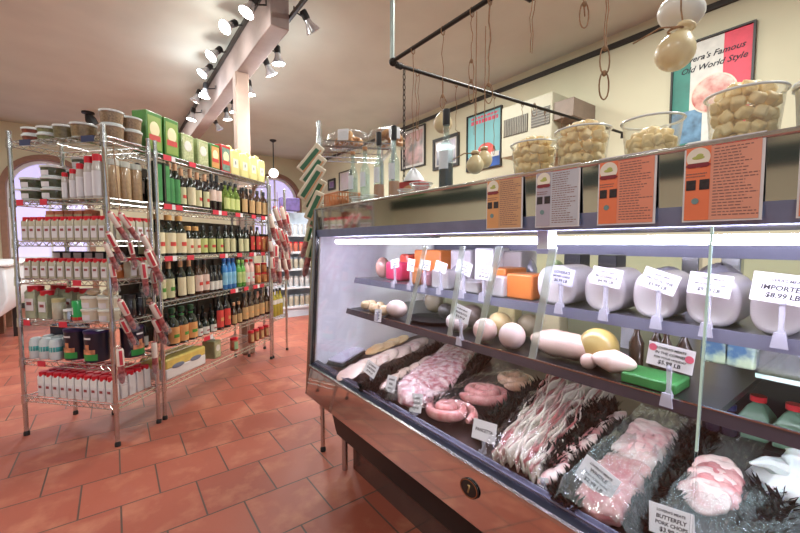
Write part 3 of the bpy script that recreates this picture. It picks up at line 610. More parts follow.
# ------------------------------------------------------------------ lower shelf goods (z = .90)
eggm = two('pale_egg', (.62, .46, .42), (.70, .55, .50), 20, .4, .3, .7, coat=.3, bump=.05); tanm = two('tan_rind', (.46, .32, .14), (.56, .42, .22), 14, .4, .3, .7, coat=.3, bump=.1)
darkr = two('dark_rind', (.12, .08, .07), (.22, .16, .14), 14, .4, .3, .7, coat=.3, bump=.1); hamm = two('cured_ham', (.58, .36, .30), (.70, .54, .48), 12, .35, .3, .7, coat=.4, bump=.1); nutm = two('walnut', (.60, .40, .22), (.74, .56, .36), 40, .5, .3, .7, bump=.6)
def ball(px, py, dia, mat, name, label, cat, X=1.0, sx=1., sz=1., nub=False, yaw=0):
    p = onX(px, py, X); r0 = dia / 2; t = obj(name, MB().ell((0, 0, r0 * sz), r0, r0 * sx, r0 * sz, 24, 16), mat); t.location = (X, p.y, Z2 + .001); t.rotation_euler = (0, 0, yaw)
    return tag(t, label, cat)
ball(397, 310, .085, eggm, 'pale_cheese', 'pale egg shaped cheese at the left of the lower shelf', 'cheese', .975, 1.25, .9)
for i, (px, py, X) in enumerate(((366, 303, .97), (374, 305, .955), (384, 308, .955), (372, 299, 1.0), (380, 302, 1.0), (389, 305, .99))):
    r = random.Random(i); q = onX(px, py, X); t = obj('walnut_piece', MB().ell((0, 0, .022), .026, .022, .022, 14, 9), nutm, ang=180)
    for v in t.data.vertices: v.co += Vector((r.uniform(-1, 1), r.uniform(-1, 1), r.uniform(0, 1) if v.co.z > .006 else 0)) * .003
    t.location = (X, q.y, Z2 + .001); tag(t, 'lumpy tan piece, %s from the left, %s at the lower shelf end' % (ORD[i % 3], 'front row' if i < 3 else 'back row'), 'snack', 'lumpy tan pieces at the shelf end')
tr = thing('black_tray', 'empty shallow black tray on the lower shelf', 'tray', (1.04, yof(431, 325, 1.04), Z2), RM90); obj('tray_body', MB().lathe([(.07, 0), (.085, .012), (.09, .016), (.086, .016), (.068, .004)], 24, sx=1.25), black, tr)
wp = thing('wrapped_cheese', 'round tan cheese in a clear wrap behind the black tray', 'cheese', (1.20, yof(434, 305, 1.2), Z2), RM90); obj('cheese_round', MB().ell((0, 0, .05), .05, .04, .05, 20, 14), tanm, wp)
obj('film', MB().ell((0, 0, .052), .062, .046, .054, 20, 12), plastic, wp)
ball(446, 328, .07, M('dark_pack', (.06, .05, .05), .4, coat=.4), 'dark_pack', 'small dark wrapped piece beside the round wrapped cheese', 'pack', 1.12)
ball(472, 316, .09, darkr, 'dark_cheese', 'dark brown round cheese behind the tilted tag', 'cheese', 1.09, 1, 1.0)
ball(457, 325, .075, M('pink_white_rind', (.68, .56, .54), .4, var=.08, coat=.3), 'pale_ham', 'pale pinkish round ham piece left of the tilted tag', 'ham', 1.0, 1.2, .9)
ball(485, 333, .078, hamm, 'round_cheese', 'pinkish round cheese right under the tilted tag', 'cheese', .965, 1, 1)
ball(500, 318, .085, tanm, 'round_cheese', 'tan round cheese behind the pair of pinkish rounds', 'cheese', 1.06, 1, 1)
ball(512, 336, .08, eggm, 'round_cheese', 'pale round cheese in front, right of the pinkish round', 'cheese', .965, 1, 1)
ball(529, 325, .08, M('olive_rind', (.34, .27, .18), .4, var=.1), 'round_cheese', 'brown olive round cheese behind the long ham', 'cheese', 1.14, 1, 1)
ball(599, 336, .098, two('olive_tan_rind', (.40, .28, .08), (.48, .36, .14), 12, .35, .3, .7, bump=.05), 'round_cheese', 'mustard brown round cheese right of the long ham', 'cheese', 1.02, 1, 1)
ball(589, 346, .04, hamm, 'ham_ball', 'small pink ham knob before the mustard brown cheese', 'ham', .965)
# long ham
lh = lump(hamm, .21, .085, .075, 'long_ham', 3, .35, .05, 24, 16); lh.location = (1.0, yof(531, 335, 1.0), Z2 + .002); lh.rotation_euler = (0, 0, RM90); tag(lh, 'long pale ham lying along the lower shelf', 'ham')
hw = lump(chick, .10, .085, .068, 'ham_wedge', 6, .7, .03, 18, 14); hw.location = (.962, yof(590, 362, .962) - .005, Z2 + .002); hw.rotation_euler = (0, 0, RM90 + .1); tag(hw, 'pale pink ham wedge at the front right of the lower shelf', 'ham')
for px, py, w, hh, mt, lab in ((505, 308, .09, .035, yel, 'pale yellow paper wrapped cheese above the round cheeses'), (548, 308, .10, .03, cream, 'cream paper wrapped cheese standing behind the long ham')):
    p = onX(px, py, 1.16); o = obj('paper_wrap', MB().prism([(-w / 2, 0), (w / 2, 0), (w * .42, hh * 3.0), (-w * .3, hh * 3.3)], 0, .05), mt, bevel=.006); o.location = (1.16, p.y, Z2 + .001); o.rotation_euler = (0, 0, RM90); tag(o, lab, 'cheese')
o = obj('price_card', B(-.02, 0, 0, .02, .002, .085), whitep); o.location = (1.25, yof(628, 330, 1.25), Z2 + .001); o.rotation_euler = (0, 0, RM90); tag(o, 'blank white card standing behind the ham wedge', 'card')
gt = thing('green_tray', 'green tray with dark packs behind the pink dotted tag', 'tray', (.985, yof(652, 380, .97), Z2), RM90); obj('tray_body', B(-.055, -.045, 0, .055, .045, .024), M('green_plastic', (.04, .20, .05), .4, var=.3), gt, bevel=.004)
for i, px in enumerate((640, 655, 669, 683)):
    o = obj('dark_bottle', MB().lathe([(.017, 0), (.018, .06), (.007, .085), (.007, .105)], 12), M('brown_glass', (.05, .02, .012), .15, coat=.6)); o.location = (1.10 + .03 * (i % 2), yof(px, 340, 1.12), Z2 + .001); tag(o, 'small brown bottle, %s from the left behind the pink dotted tag' % ORD[i], 'bottle', 'small brown bottles in the case')
# glass shelf and beneath it (right end)
gpm = two('blue_green_pack', (.06, .16, .30), (.50, .62, .42), 22, .3, .4, .6, coat=.7, bump=.1)
for i, px in enumerate((718, 741)):
    o = obj('snack_pack', B(-.030, -.022, 0, .030, .022, .062), gpm, bevel=.008, seg=3); o.location = (1.15, yof(px, 350, 1.15), GZS + .0006); o.rotation_euler = (0, 0, RM90); tag(o, 'blue and green foil pack on the glass shelf, %s of two' % ('left' if i == 0 else 'right'), 'pack', 'foil packs on the glass shelf')
o = obj('clear_box', B(-.05, -.035, 0, .05, .035, .055), plastic, bevel=.004); o.location = (1.17, yof(783, 355, 1.17), GZS + .0006); o.rotation_euler = (0, 0, RM90); tag(o, 'clear plastic box on the glass shelf at the right edge', 'box')
def jug():
    r = thing('milk_jug'); obj('body', MB().lathe([(.034, 0), (.036, .004), (.036, .045), (.02, .066), (.011, .072), (.011, .076)], 4, sx=1, sy=.8), M('green_milk', (.16, .30, .20), .4, coat=.3), r, bevel=.006, seg=3)
    obj('cap', MB().lathe([(.013, .075), (.013, .086)], 14), red, r); return r
for i, px in enumerate((758, 795)): put('jug', jug, 'pale green jug with red cap under the glass shelf' if i == 0 else 'pale green jug cut by the right edge under the glass shelf', 'jug', (1.33, yof(px, 405, 1.33), LZ + .0006), RM90 + PI / 4, 'green jugs in the case', scale=(1.3, 1.3, 1.3))
def dbot():
    r = thing('dark_bottle'); obj('body', MB().lathe([(.022, 0), (.024, .005), (.024, .045), (.012, .062), (.01, .068)], 14), M('violet_black', (.03, .02, .035), .25, coat=.5), r)
    obj('cap', MB().lathe([(.013, .066), (.013, .08)], 12), M('navy_cap', (.02, .03, .12), .4), r); return r
for i, px in enumerate((714, 731)): put('dbot', dbot, 'squat dark bottle with navy cap, %s of two under the glass shelf' % ('left' if i == 0 else 'right'), 'bottle', (1.30, yof(px, 400, 1.30), LZ + .0006), 0, 'squat dark bottles under the glass shelf')

# ================================================================== PAPER SIGNS ON THE CANOPY
def sign(px0, px1, pytop, col, colr, label, small=False):
    y0, y1 = onX(px0, 200, .815).y, onX(px1, 200, .815).y; w = y0 - y1; h = .137
    r = thing('paper_sign', label, 'sign', (.8145, (y0 + y1) / 2, 1.2565), RM90, 'printed sheets on the canopy')
    sl = obj('sleeve', B(-w / 2, -.0008, 0, w / 2, .0008, h), M('sleeve_white', (.72, .72, .74), .25, coat=.5), r)
    obj('sheet', B(-w / 2 + .003, -.0016, .003, w / 2 - .004, -.0009, h - .004), colr, r)
    obj('side_panel', B(-w / 2 + .003, -.0020, .003, -w / 2 + .36 * w, -.0016, h - .004), col, r)
    cx = -w / 2 + .195 * w; lg = obj('logo', MB().lathe([(.16 * w, 0), (.16 * w, .0006)], 26), M('logo_cream', (.80, .74, .62), .5), r); lg.location = (cx, -.0021, h * .80); lg.rotation_euler = (PI / 2, 0, 0)
    s2 = obj('logo_mark', MB().ell((0, 0, 0), .085 * w, .0004, .03 * w, 14, 8).ell((.02 * w, 0, .03 * w), .05 * w, .0004, .035 * w, 12, 6), M('logo_green', (.42, .45, .12), .5), r); s2.location = (cx, -.0028, h * .80)
    rb = obj('logo_ribbon', MB().prism([(-.17 * w, -.01 * w), (-.13 * w, .03 * w), (.13 * w, .03 * w), (.17 * w, -.01 * w), (.12 * w, -.04 * w), (-.12 * w, -.04 * w)], -.0004, .0004), M('logo_maroon', (.22, .02, .03), .5), r); rb.location = (cx, -.0029, h * .80 - .115 * w)
    for i, dx in enumerate((-.085, .095)):
        o = obj('photo', B(-.065 * w, -.0004, 0, .065 * w, .0004, .125 * h), M('photo_dark', (.03, .022, .025), .4, var=.6, scale=120), r); o.location = (cx + dx * w, -.0024, h * .40)
    o = obj('emblem', MB().lathe([(.05 * w, 0), (.05 * w, .0005)], 18), M('emblem_teal', (.16, .26, .26), .5), r); o.location = (cx - .02 * w, -.0024, h * .26); o.rotation_euler = (PI / 2, 0, 0)
    tb = MB(); bars(tb, -w / 2 + .40 * w, w / 2 - .03 * w, .008, h * .90, 23, random.Random(px0), .34, .45); o = obj('print_lines', tb, M('print_brown', (.24, .12, .10), .7), r); o.location = (0, -.0019, 0)
    tb = MB(); bars(tb, -w / 2 + .04 * w, -w / 2 + .34 * w, h * .55, h * .62, 2, random.Random(px0 + 1), .4, .2); o = obj('print_lines', tb, MC['print_brown'], r); o.location = (0, -.0023, 0)
    tb = MB(); bars(tb, -w / 2 + .42 * w, w / 2 - .06 * w, h * .905, h * .955, 1, random.Random(px0 + 2), .45, .1); o = obj('print_title', tb, M('print_red', (.55, .05, .04), .6), r); o.location = (0, -.0019, 0)
sign(487, 523, 176, M('sheet_orange', (.68, .33, .13), .5, var=.05), M('sheet_orange_body', (.58, .33, .17), .5, var=.05), 'orange printed sheet, leftmost of the canopy signs')
sign(536, 580, 165, M('sheet_lilac', (.42, .38, .45), .5, var=.05), M('sheet_gray', (.50, .51, .56), .5, var=.05), 'gray lilac printed sheet on the canopy')
sign(598, 656, 155, M('sheet_coral', (.80, .20, .085), .5, var=.05), M('sheet_coral_body', (.74, .27, .17), .5, var=.05), 'coral red printed sheet right of the gray one')
sign(683, 763, 140, MC['sheet_coral'], M('sheet_salmon', (.72, .32, .22), .5, var=.05), 'wide salmon red printed sheet near the right edge')
sign(797, 920, 130, MC['sheet_coral'], MC['sheet_salmon'], 'red printed sheet cut by the right edge of the picture')

# ================================================================== THINGS ON THE COUNTER (z = 1.392)
ZC = 1.3922
spirit = clear('bottle_glass', (.80, .88, .87), 1., .03, film=.10, filmcol=(.72, .84, .80)); pinkliq = M('pink_liquor', (.72, .30, .17), .15, coat=.5); darkliq = M('dark_liquor', (.02, .012, .02), .12, coat=.5); labw = M('frosted_label', (.66, .72, .76), .5, var=.06); labd = M('label_emblem', (.10, .13, .22), .5)
def spirit_bottle(liq, top, lh_):
    def mk():
        r = thing('liquor_bottle')
        obj('glass', MB().lathe([(.026, 0), (.028, .004), (.028, .155), (.024, .172), (.012, .19), (.0105, .245), (.0125, .25), (.0125, .258)], 20), spirit, r)
        if liq: obj('liquor', MB().lathe([(.0265, .004), (.0276, .008), (.0276, lh_)], 20), liq, r)
        else: obj('liquor', MB().lathe([(.0255, .004), (.0262, .01), (.0262, .14)], 20), clear('clear_liquor', (.9, .93, .92), 1., .03, film=.10, filmcol=(.8, .85, .82)), r)
        lb = obj('label', MB().lathe([(.0286, .085), (.0286, .15)], 14, a0=-150, a1=-10), labw, r); obj('label_emblem', MB().lathe([(.0291, .10), (.0291, .13)], 6, a0=-160, a1=-135), labd, lb)
        obj('stopper', MB().lathe([(.0135, .245), (.0145, .25), (.0145, .30), (.012, .302)] if top == 'k' else [(.0115, .25), (.014, .258), (.014, .266)], 14), black if top == 'k' else cork, r); return r
    return mk
for (px, X, kd, lab) in ((353, .94, 'c', 'clear liquor bottle with cork stopper, leftmost on the counter'), (365, .94, 'c', 'clear liquor bottle with cork stopper, second on the counter'), (379, .93, 'p', 'liquor bottle with black stopper and a little pink liquor, left one'), (394, .93, 'p', 'liquor bottle with black stopper and a little pink liquor, right one'), (446, .93, 'd', 'tall liquor bottle full of dark liquor at the bottom, standing alone')):
    y = onX(px, 170, X).y; kk = {'c': ('s1', spirit_bottle(None, 'c', 0)), 'p': ('s2', spirit_bottle(pinkliq, 'k', .078)), 'd': ('s3', spirit_bottle(darkliq, 'k', .105))}[kd]
    put(kk[0], kk[1], lab, 'bottle', (X, y, ZC), RM90 - .3, 'liquor bottles on the counter', scale=(.80, .80, 1.0) if kd != 'd' else (.88, .88, .94))
# orange wire basket
bk = thing('wire_basket', 'small orange slatted basket at the far end of the counter', 'basket', (.925, 1.725, ZC), 0); mb = MB(); obm = M('orange_basket', (.55, .20, .07), .5)
for z in (.004, .07): mb.tube([(-.06, -.08, z), (.06, -.08, z), (.06, .08, z), (-.06, .08, z)], .004, 6, closed=True)
for i in range(11):
    y = -.08 + .016 * i
    for x in (-.06, .06): mb.tube([(x, y, .004), (x, y, .07)], .003, 5)
for i in range(9):
    x = -.06 + .015 * i
    for y in (-.08, .08): mb.tube([(x, y, .004), (x, y, .07)], .003, 5)
mb.box(-.06, -.08, .001, .06, .08, .004); obj('basket_wires', mb, obm, bk)
for i, (dx, dy) in enumerate(((-.02, -.04), (.02, .0), (-.02, .04))):
    o = obj('bread_roll', MB().ell((0, 0, .022), .026, .032, .02, 14, 9), M('roll_brown', (.5, .2, .08), .6, var=.2)); o.location = (.925 + dx, 1.725 + dy, ZC + .006); tag(o, 'brown roll inside the orange basket, %s one' % ('nearest', 'middle', 'farthest')[i], 'roll', 'rolls in the orange basket')
def bowl(r0, h):
    def mk():
        r = thing('glass_bowl'); obj('bowl_glass', MB().lathe([(r0 * .55, 0), (r0 * .6, .003), (r0 * .95, h * .9), (r0, h), (r0 * .96, h), (r0 * .55, .006), (.0001, .006)], 22), clear('dish_glass', (.93, .96, .95), 1., .04, film=.07, f0=.08), r); obj('rim', MB().tube([(r0 * math.cos(a * PI / 12), r0 * math.sin(a * PI / 12), h) for a in range(24)], .0022, 6, closed=True), M('rim_glass', (.75, .8, .8), .1, coat=.5), r); return r
    return mk
for px, X, s, lab in ((357, .88, .75, 'small glass dish before the leftmost liquor bottle'), (370, .88, .7, 'small glass dish before the second liquor bottle'), (405, .885, .65, 'small glass dish between the pink liquor bottles and the red box'), (421, .88, .9, 'round glass bowl with thick rim before the red box')):
    put('bowl', bowl(.045, .04), lab, 'glass dish', (X, onX(px, 190, X).y, ZC), 0, 'glass dishes on the counter', scale=(s, s, s))
p = onX(412, 175, 1.02); rb = thing('red_box', 'red printed box topped with a crumpled white napkin', 'box', (1.03, p.y, ZC), RM90 + .25)
obj('carton', B(-.055, -.035, 0, .055, .035, .085), M('red_carton', (.50, .05, .04), .5), rb, bevel=.003); o = obj('box_print', MB().ell((0, 0, 0), .032, .0006, .018, 18, 8), M('box_print', (.70, .36, .18), .5, var=.2), rb); o.location = (.0, -.0355, .05)
nap = obj('napkin', MB().lathe([(.045, 0), (.042, .012), (.028, .03), (.012, .045), (.0001, .048)], 24), paper); r = random.Random(1)
for v in nap.data.vertices: v.co.z *= 1 + .25 * math.sin(7 * math.atan2(v.co.y, v.co.x)) if v.co.z > .001 else 1
nap.location = (1.03, p.y, ZC + .0855); tag(nap, 'crumpled white napkin lying on the red box', 'napkin')
# tubs of pale yellow chunks
tubm = clear('tub_plastic', (.985, .985, .97), .8, .14, film=.07, filmcol=(.9, .88, .80)); chm = two('cheese_chunk', (.90, .64, .28), (.95, .78, .46), 30, .5, .3, .7, coat=.1, bump=.15, )
TUBS = [(534, .98, .062, .110, 'leftmost'), (582, .98, .064, .116, 'second'), (651, .975, .058, .100, 'third'), (742, .965, .0575, .108, 'fourth and largest looking')]
ch_proto = None
def chunk():
    o = obj('cheese_chunk', MB().add([(R.uniform(.7, 1.1) * sx * .0125, R.uniform(.7, 1.1) * sy * .011, R.uniform(.8, 1.1) * sz * .0105) for sz in (-1, 1) for sy in (-1, 1) for sx in (-1, 1)], [(0, 2, 3, 1), (4, 5, 7, 6), (0, 1, 5, 4), (2, 6, 7, 3), (0, 4, 6, 2), (1, 3, 7, 5)]), chm, bevel=.005, seg=2); return o
CP = [chunk() for _ in range(4)]; first = [True] * 4
for ti, (px, X, r0, h, nm) in enumerate(TUBS):
    y = onX(px, 150, X).y
    tb = thing('plastic_tub', 'clear plastic tub of pale yellow chunks, %s on the counter' % nm, 'tub', (X, y, ZC), 0, 'tubs on the counter')
    rb0 = r0 * .80
    obj('tub_wall', MB().lathe([(.0001, .0005), (rb0, .0005), (rb0 + .002, .003), (r0, h), (r0 - .0016, h), (rb0, .004), (.0001, .004)], 32), tubm, tb)
    obj('tub_rim', MB().tube([((r0 + .002) * math.cos(a * PI / 18), (r0 + .002) * math.sin(a * PI / 18), h - .002) for a in range(36)], .0026, 6, closed=True), M('rim_plastic', (.82, .84, .82), .3, coat=.4), tb)
    k = 0; lay = 5; ztop = h * (.70 if ti == 2 else 1.06)
    for L in range(lay):
        z = .016 + L * (ztop - .022) / (lay - 1); rr = rb0 + (r0 - rb0) * min(1, z / h) - .015 - (.010 if L == lay - 1 else 0)
        n = 11 if L < lay - 1 else 8
        for i in range(n + (4 if L == lay - 1 else 0)):
            a = 2 * PI * i / n + L * .5 + R.uniform(-.1, .1); q = rr * (1 if i < n else .45); 
            zz = z + R.uniform(-.003, .003) + (.008 if i >= n else 0)
            c = CP[R.randrange(4)]; j = CP.index(c)
            if first[j]: o = c; first[j] = False
            else: o = c.copy(); C.objects.link(o)
            o.location = (X + q * math.cos(a), y + q * math.sin(a), ZC + zz); o.rotation_euler = (R.uniform(0, 6), R.uniform(0, 6), R.uniform(0, 6)); k += 1
            tag(o, 'pale yellow chunk heaped in the %s clear tub on the counter' % nm.split()[0], 'cheese chunk', 'chunks in the %s tub' % nm.split()[0])
p = onX(797, 110, .98); t = thing('white_tub', 'white plastic tub cut by the right edge of the picture', 'tub', (1.0, p.y - .045, ZC)); obj('tub_wall', MB().lathe([(.042, 0), (.045, .004), (.052, .10)], 24), white, t); obj('lid', MB().lathe([(.056, .098), (.056, .108), (.05, .11)], 24), white, t)

# ================================================================== HANGING FRAME, TWINE, CHEESES
cn = onZ(393, 61, 2.0); e2 = onZ(622, 131, 2.0); pipe = M('pipe_black', (.03, .026, .022), .4, .7)
hf = thing('hanging_rail', 'black pipe rail hung from the ceiling above the counter', 'hanging rail', (cn.x, cn.y, 2.0))
v2 = Vector((e2.x - cn.x, e2.y - cn.y, 0))
obj('front_pipe', MB().tube([(0, .01, 0), (.012, -1.9, 0)], .0085, 10), pipe, hf); obj('cross_pipe', MB().tube([(0, 0, -.012), tuple(v2 + Vector((0, 0, -.012))), tuple(v2 + Vector((.0, 0, -.05)))], .0085, 10), pipe, hf)
obj('hanger', MB().tube([(-.004, .0, 0), (-.004, 0, CE - 2.0)], .010, 10), M('pipe_steel', (.32, .36, .33), .4, .6), hf); obj('corner_fitting', MB().ell((0, 0, -.004), .018, .018, .018, 12, 8).tube([(.02, -.0, -.01), (.045, 0, -.012)], .014, 10), pipe, hf)
ch = MB()
cp = onX(400, 68, cn.x + .03)
for i in range(24):
    z = -.03 - i * .022
    ch.tube([(.0 + (.006 if i % 2 else 0) * math.cos(a * PI / 4), (0 if i % 2 else .006) * math.cos(a * PI / 4), z + .013 * math.sin(a * PI / 4)) for a in range(8)], .0022, 5, closed=True)
co = obj('chain', ch, iron); co.location = (cn.x + .06, cn.y, 2.0); tag(co, 'thin black chain hanging from the corner of the pipe rail', 'chain')
def twine_loop(top, z1, label, loop=.03, loops=1, width=.0, knot=True, thick=.0014, seed=0):
    r = random.Random(seed); mb = MB(); o0 = Vector(top); L = top[2] - z1; n = 10; zt = -L + (loop * 2 if loops else 0)
    for s in ((-1, 1) if width else (0,)):
        mb.tube([(s * width / 2 * (1 - .5 * i / n) + .003 * math.sin(i + seed), .003 * math.sin(1.7 * i + seed), .012 + (zt - .012) * i / n) for i in range(n + 1)], thick, 5)
    mb.tube([(.0095 * math.cos(a * PI / 5), 0, -.006 + .016 * math.sin(a * PI / 5)) for a in range(10)], thick * 1.4, 5, closed=True)
    yv = r.uniform(-1.1, .2)
    for k in range(loops):
        zc = zt - loop - k * loop * 1.9
        mb.tube([(loop * .42 * math.sin(a * PI / 8) * math.cos(yv), loop * .42 * math.sin(a * PI / 8) * math.sin(yv), zc + loop * math.cos(a * PI / 8) * (1 if math.cos(a * PI / 8) < 0 else 1.15)) for a in range(16)], thick * 1.15, 5, closed=True)
        mb.ell((0, 0, zc + loop), .006, .006, .008, 8, 6)
    if seed % 2: mb.tube([(0, 0, zt), (.02, .012, zt + .004), (.04, .02, zt - .008)], thick, 5)
    o = obj('twine', mb, twine); o.location = top; return tag(o, label, 'twine', 'twine loops hanging from the pipe rail')
def bar2(px, py): q = onY(px, py, 1.36); t = (q.x - cn.x) / v2.x; return (q.x, cn.y + v2.y * t, 1.988)
def onbar1(px, py): q = onX(px, py, cn.x + .003); return (cn.x + .003, q.y, 2.0)
for k, (px, py, pend, nl, lp, lab) in enumerate(((413, 48, 170, 0, 0, 'single straight twine, first from the corner on the front pipe'), (443, 27, 108, 1, .022, 'twine with a small knot loop, second on the front pipe'), (472, 11, 82, 2, .035, 'twine with two wide loops at mid length on the front pipe'), (490, 1, 103, 1, .03, 'long twine with a ring loop crossing before the cross pipe'))):
    t = onbar1(px, py); twine_loop(t, onX(px, pend, t[0]).z, lab, lp, nl, .0 if k != 3 else .004, seed=k)
for k, (px, pend, nl, lp, lab, kn) in enumerate(((532, 52, 0, 0, 'double twine with short knotted ends, right of the blue poster', 1), (584, 28, 1, .03, 'twine ending in a dark tangled knot at the picture top', 1), (606, 74, 2, .032, 'twine with two stacked loops against the dark moulding', 0))):
    t = (cn.x + .003, onX(px, 20, cn.x + .003).y, 2.0); twine_loop(t, onX(px, pend, t[0]).z, lab, lp, nl, .016, seed=10 + k, thick=.0017 if k else .0014)
for k, (px, py, pend, nl, lp, wd, lab) in enumerate(((420, 69, 140, 1, .03, .02, 'thick doubled twine bundle, first on the cross pipe'), (457, 80, 130, 0, 0, 0, 'straight twine hanging before the dark framed picture'), (475, 85, 135, 0, 0, .02, 'doubled twine over the left edge of the blue poster'), (493, 90, 155, 1, .02, 0, 'long twine with a small ring before the blue poster'), (519, 96, 118, 0, 0, 0, 'straight twine before the left louvre of the air conditioner'), (530, 100, 90, 1, .035, 0, 'short ring loop on the cross pipe before the air conditioner'), (540, 104, 125, 0, 0, .0, 'straight twine before the corner of the air conditioner'), (555, 108, 122, 0, 0, 0, 'short straight twine, last on the cross pipe'))):
    t = bar2(px, py); twine_loop(t, min(1.93, onX(px, pend, t[0]).z), lab, lp, nl, wd, seed=20 + k)
prov = two('provolone_rind', (.66, .52, .28), (.72, .60, .36), 8, .4, .3, .7, coat=.3, bump=.05); provw = two('white_rind', (.70, .68, .60), (.78, .76, .70), 8, .4, .3, .7, coat=.3, bump=.05)
def hung_cheese(c, rr, ztop, mat, label, neck=True, tilt=0, tail=0):
    r = thing('hanging_cheese', label, 'cheese', c, 0, 'cheeses hanging from the pipe rail')
    prof = [(.0001, -1), (.45, -.92), (.8, -.62), (.98, -.15), (.95, .25), (.72, .68), (.42, .98), (.32, 1.1)] + ([(.30, 1.16), (.46, 1.28), (.48, 1.42), (.34, 1.56), (.0001, 1.6)] if neck else [(.2, 1.14), (.0001, 1.16)])
    b = obj('cheese_body', MB().lathe([(a * rr, z * rr) for a, z in prof], 26), mat, r, sub=1); b.rotation_euler = (tilt, 0, .6)
    zz = (1.13 if neck else 1.0) * rr; mb = MB().tube([(.36 * rr * math.cos(a * PI / 8), .36 * rr * math.sin(a * PI / 8), zz) for a in range(16)], .0025, 6, closed=True)
    mb.tube([(0.0, -.36 * rr if tilt else 0, zz), (0, -.2 * rr if tilt else 0, zz + .04), (0, 0, ztop - c[2])], .0018, 5)
    if tail: mb.tube([(-.01, -.3 * rr, zz), (-.03, .02, zz + .004), (-.04, .07, zz - .012)], .002, 5)
    obj('cord', mb, twine, r); return r
q = onX(447, 122, 1.285); hung_cheese((1.285, cn.y + .0, q.z), .047, 1.985, prov, 'pale yellow cheese hanging behind the lone dark liquor bottle', False)
q = onX(477, 157, 1.02); hung_cheese((1.0, onX(475, 165, 1.0).y, onX(475, 165, 1.0).z), .031, 1.99, prov, 'pear shaped cheese hanging before the blue poster, front one of the pair', True, .0, 1)
q = onX(485, 150, 1.08); hung_cheese((1.09, onX(484, 160, 1.09).y, onX(484, 160, 1.09).z), .031, 1.99, prov, 'pear shaped cheese hanging close behind the front one of the pair', True, .0)
hung_cheese((1.0, onX(675, 52, 1.0).y, onX(675, 52, 1.0).z), .040, 1.99, prov, 'yellow pear shaped cheese hanging before the large red and green poster', True, .35, 1)
wc = hung_cheese((1.10, onX(681, 12, 1.10).y, onX(681, 12, 1.10).z), .046, 1.99, provw, 'white round cheese hanging highest at the picture top', False); wc.children[0].scale = (1.12, 1.12, .80); wc.children[0].rotation_euler = (.2, .2, 0)
obj_bar3 = obj('rear_pipe', MB().tube([(.11, -.6, .0), (.11, -1.6, 0)], .0085, 8), pipe, hf)
obj('pipe_link', MB().tube([(.01, -.6, 0), (.115, -.6, 0)], .007, 8), pipe, hf)

# ================================================================== BACK WALL
def picture(px0, px1, ptop, pbot, label, maker, X=WX - .02, cat='framed picture', frame=.02):
    a = onX(px0, ptop, X); b = onX(px1, ptop, X); cx = (a.y + b.y) / 2; w = abs(a.y - b.y); zt = onX((px0 + px1) / 2, ptop, X).z; zb = onX((px0 + px1) / 2, pbot, X).z; h = zt - zb
    r = thing('framed_poster', label, cat, (WX - .001, cx, zb), RM90, 'framed pictures on the back wall'); f = frame; mb = MB()
    for bx_ in ((-w / 2, 0, w / 2, f), (-w / 2, h - f, w / 2, h), (-w / 2, f, -w / 2 + f, h - f), (w / 2 - f, f, w / 2, h - f)): mb.box(bx_[0], -.03, bx_[1], bx_[2], 0, bx_[3])
    obj('frame', mb, trimb, r); maker(r, w - 2 * f, h - 2 * f, f); return r
def pb(name, r, x0, z0, x1, z1, mat, y=-.012): return obj(name, B(x0, y - .001, z0, x1, y, z1), mat, r)
def famous(r, w, h, f):
    y = -.010; pb('poster_sheet', r, -w / 2, f, w / 2, f + h, M('poster_white', (.66, .64, .58), .5), y)
    pb('green_stripe', r, -w / 2, f, -w / 2 + .24 * w, f + h, M('poster_green', (.03, .20, .15), .5, var=.3, scale=5), y - .001); pb('red_stripe', r, w / 2 - .34 * w, f, w / 2, f + h, M('poster_red', (.70, .03, .07), .5, var=.1), y - .001)
    c = obj('photo_ring', MB().lathe([(.30 * w, 0), (.30 * w, .001)], 36), M('ring_cream', (.72, .62, .5), .5), r); c.location = (.05 * w, y - .002, f + .46 * h); c.rotation_euler = (PI / 2, 0, 0)
    c = obj('round_photo', MB().lathe([(.28 * w, 0), (.28 * w, .001)], 36), two('platter', (.45, .07, .05), (.68, .5, .4), 9, .4, .35, .62, coat=.3, bump=0), r); c.location = (.05 * w, y - .0035, f + .46 * h); c.rotation_euler = (PI / 2, 0, 0)
    pb('photo_strip', r, -w / 2, f + .02 * h, -w / 2 + .42 * w, f + .34 * h, M('poster_blue', (.10, .20, .30), .4, var=.6, scale=12), y - .0015)
    text('lettering', "Lovera's Famous", .125 * w, ink, r, (-.01 * w, y - .003, f + .84 * h), shear=.35, bold=.001); text('lettering', "Old World Style", .125 * w, ink, r, (.02 * w, y - .003, f + .74 * h), shear=.35, bold=.001)
picture(673, 756, 34, 142, 'large framed red, white and green poster with a round food photo', famous, cat='poster', frame=.016)
def sun(r, w, h, f):
    y = -.010; pb('sky', r, -w / 2, f, w / 2, f + h, M('poster_teal', (.22, .50, .52), .5, var=.12, scale=2), y); pb('sea', r, -w / 2, f, w / 2, f + .24 * h, M('poster_sea', (.03, .10, .38), .5, var=.3, scale=10), y - .001)
    o = obj('coral_shape', MB().ell((0, 0, 0), .26 * w, .001, .15 * h, 26, 14).ell((-.2 * w, 0, -.05 * h), .15 * w, .001, .09 * h, 20, 10), M('poster_coral', (.72, .12, .10), .5, var=.3, scale=14), r); o.location = (.06 * w, y - .002, f + .30 * h)
    pb('white_shape', r, .22 * w, f + .17 * h, .46 * w, f + .26 * h, MC['poster_white'], y - .002)
    for i, (zz, n) in enumerate(((.945, .02), (.865, .035))):
        tb = MB(); bars(tb, -.4 * w, .44 * w, f + (zz - n) * h, f + (zz + n) * h, 1, random.Random(i), .95, .03); o = obj('print_lines', tb, M('poster_pink', (.70, .10, .16), .6), r); o.location = (0, y - .0015, 0)
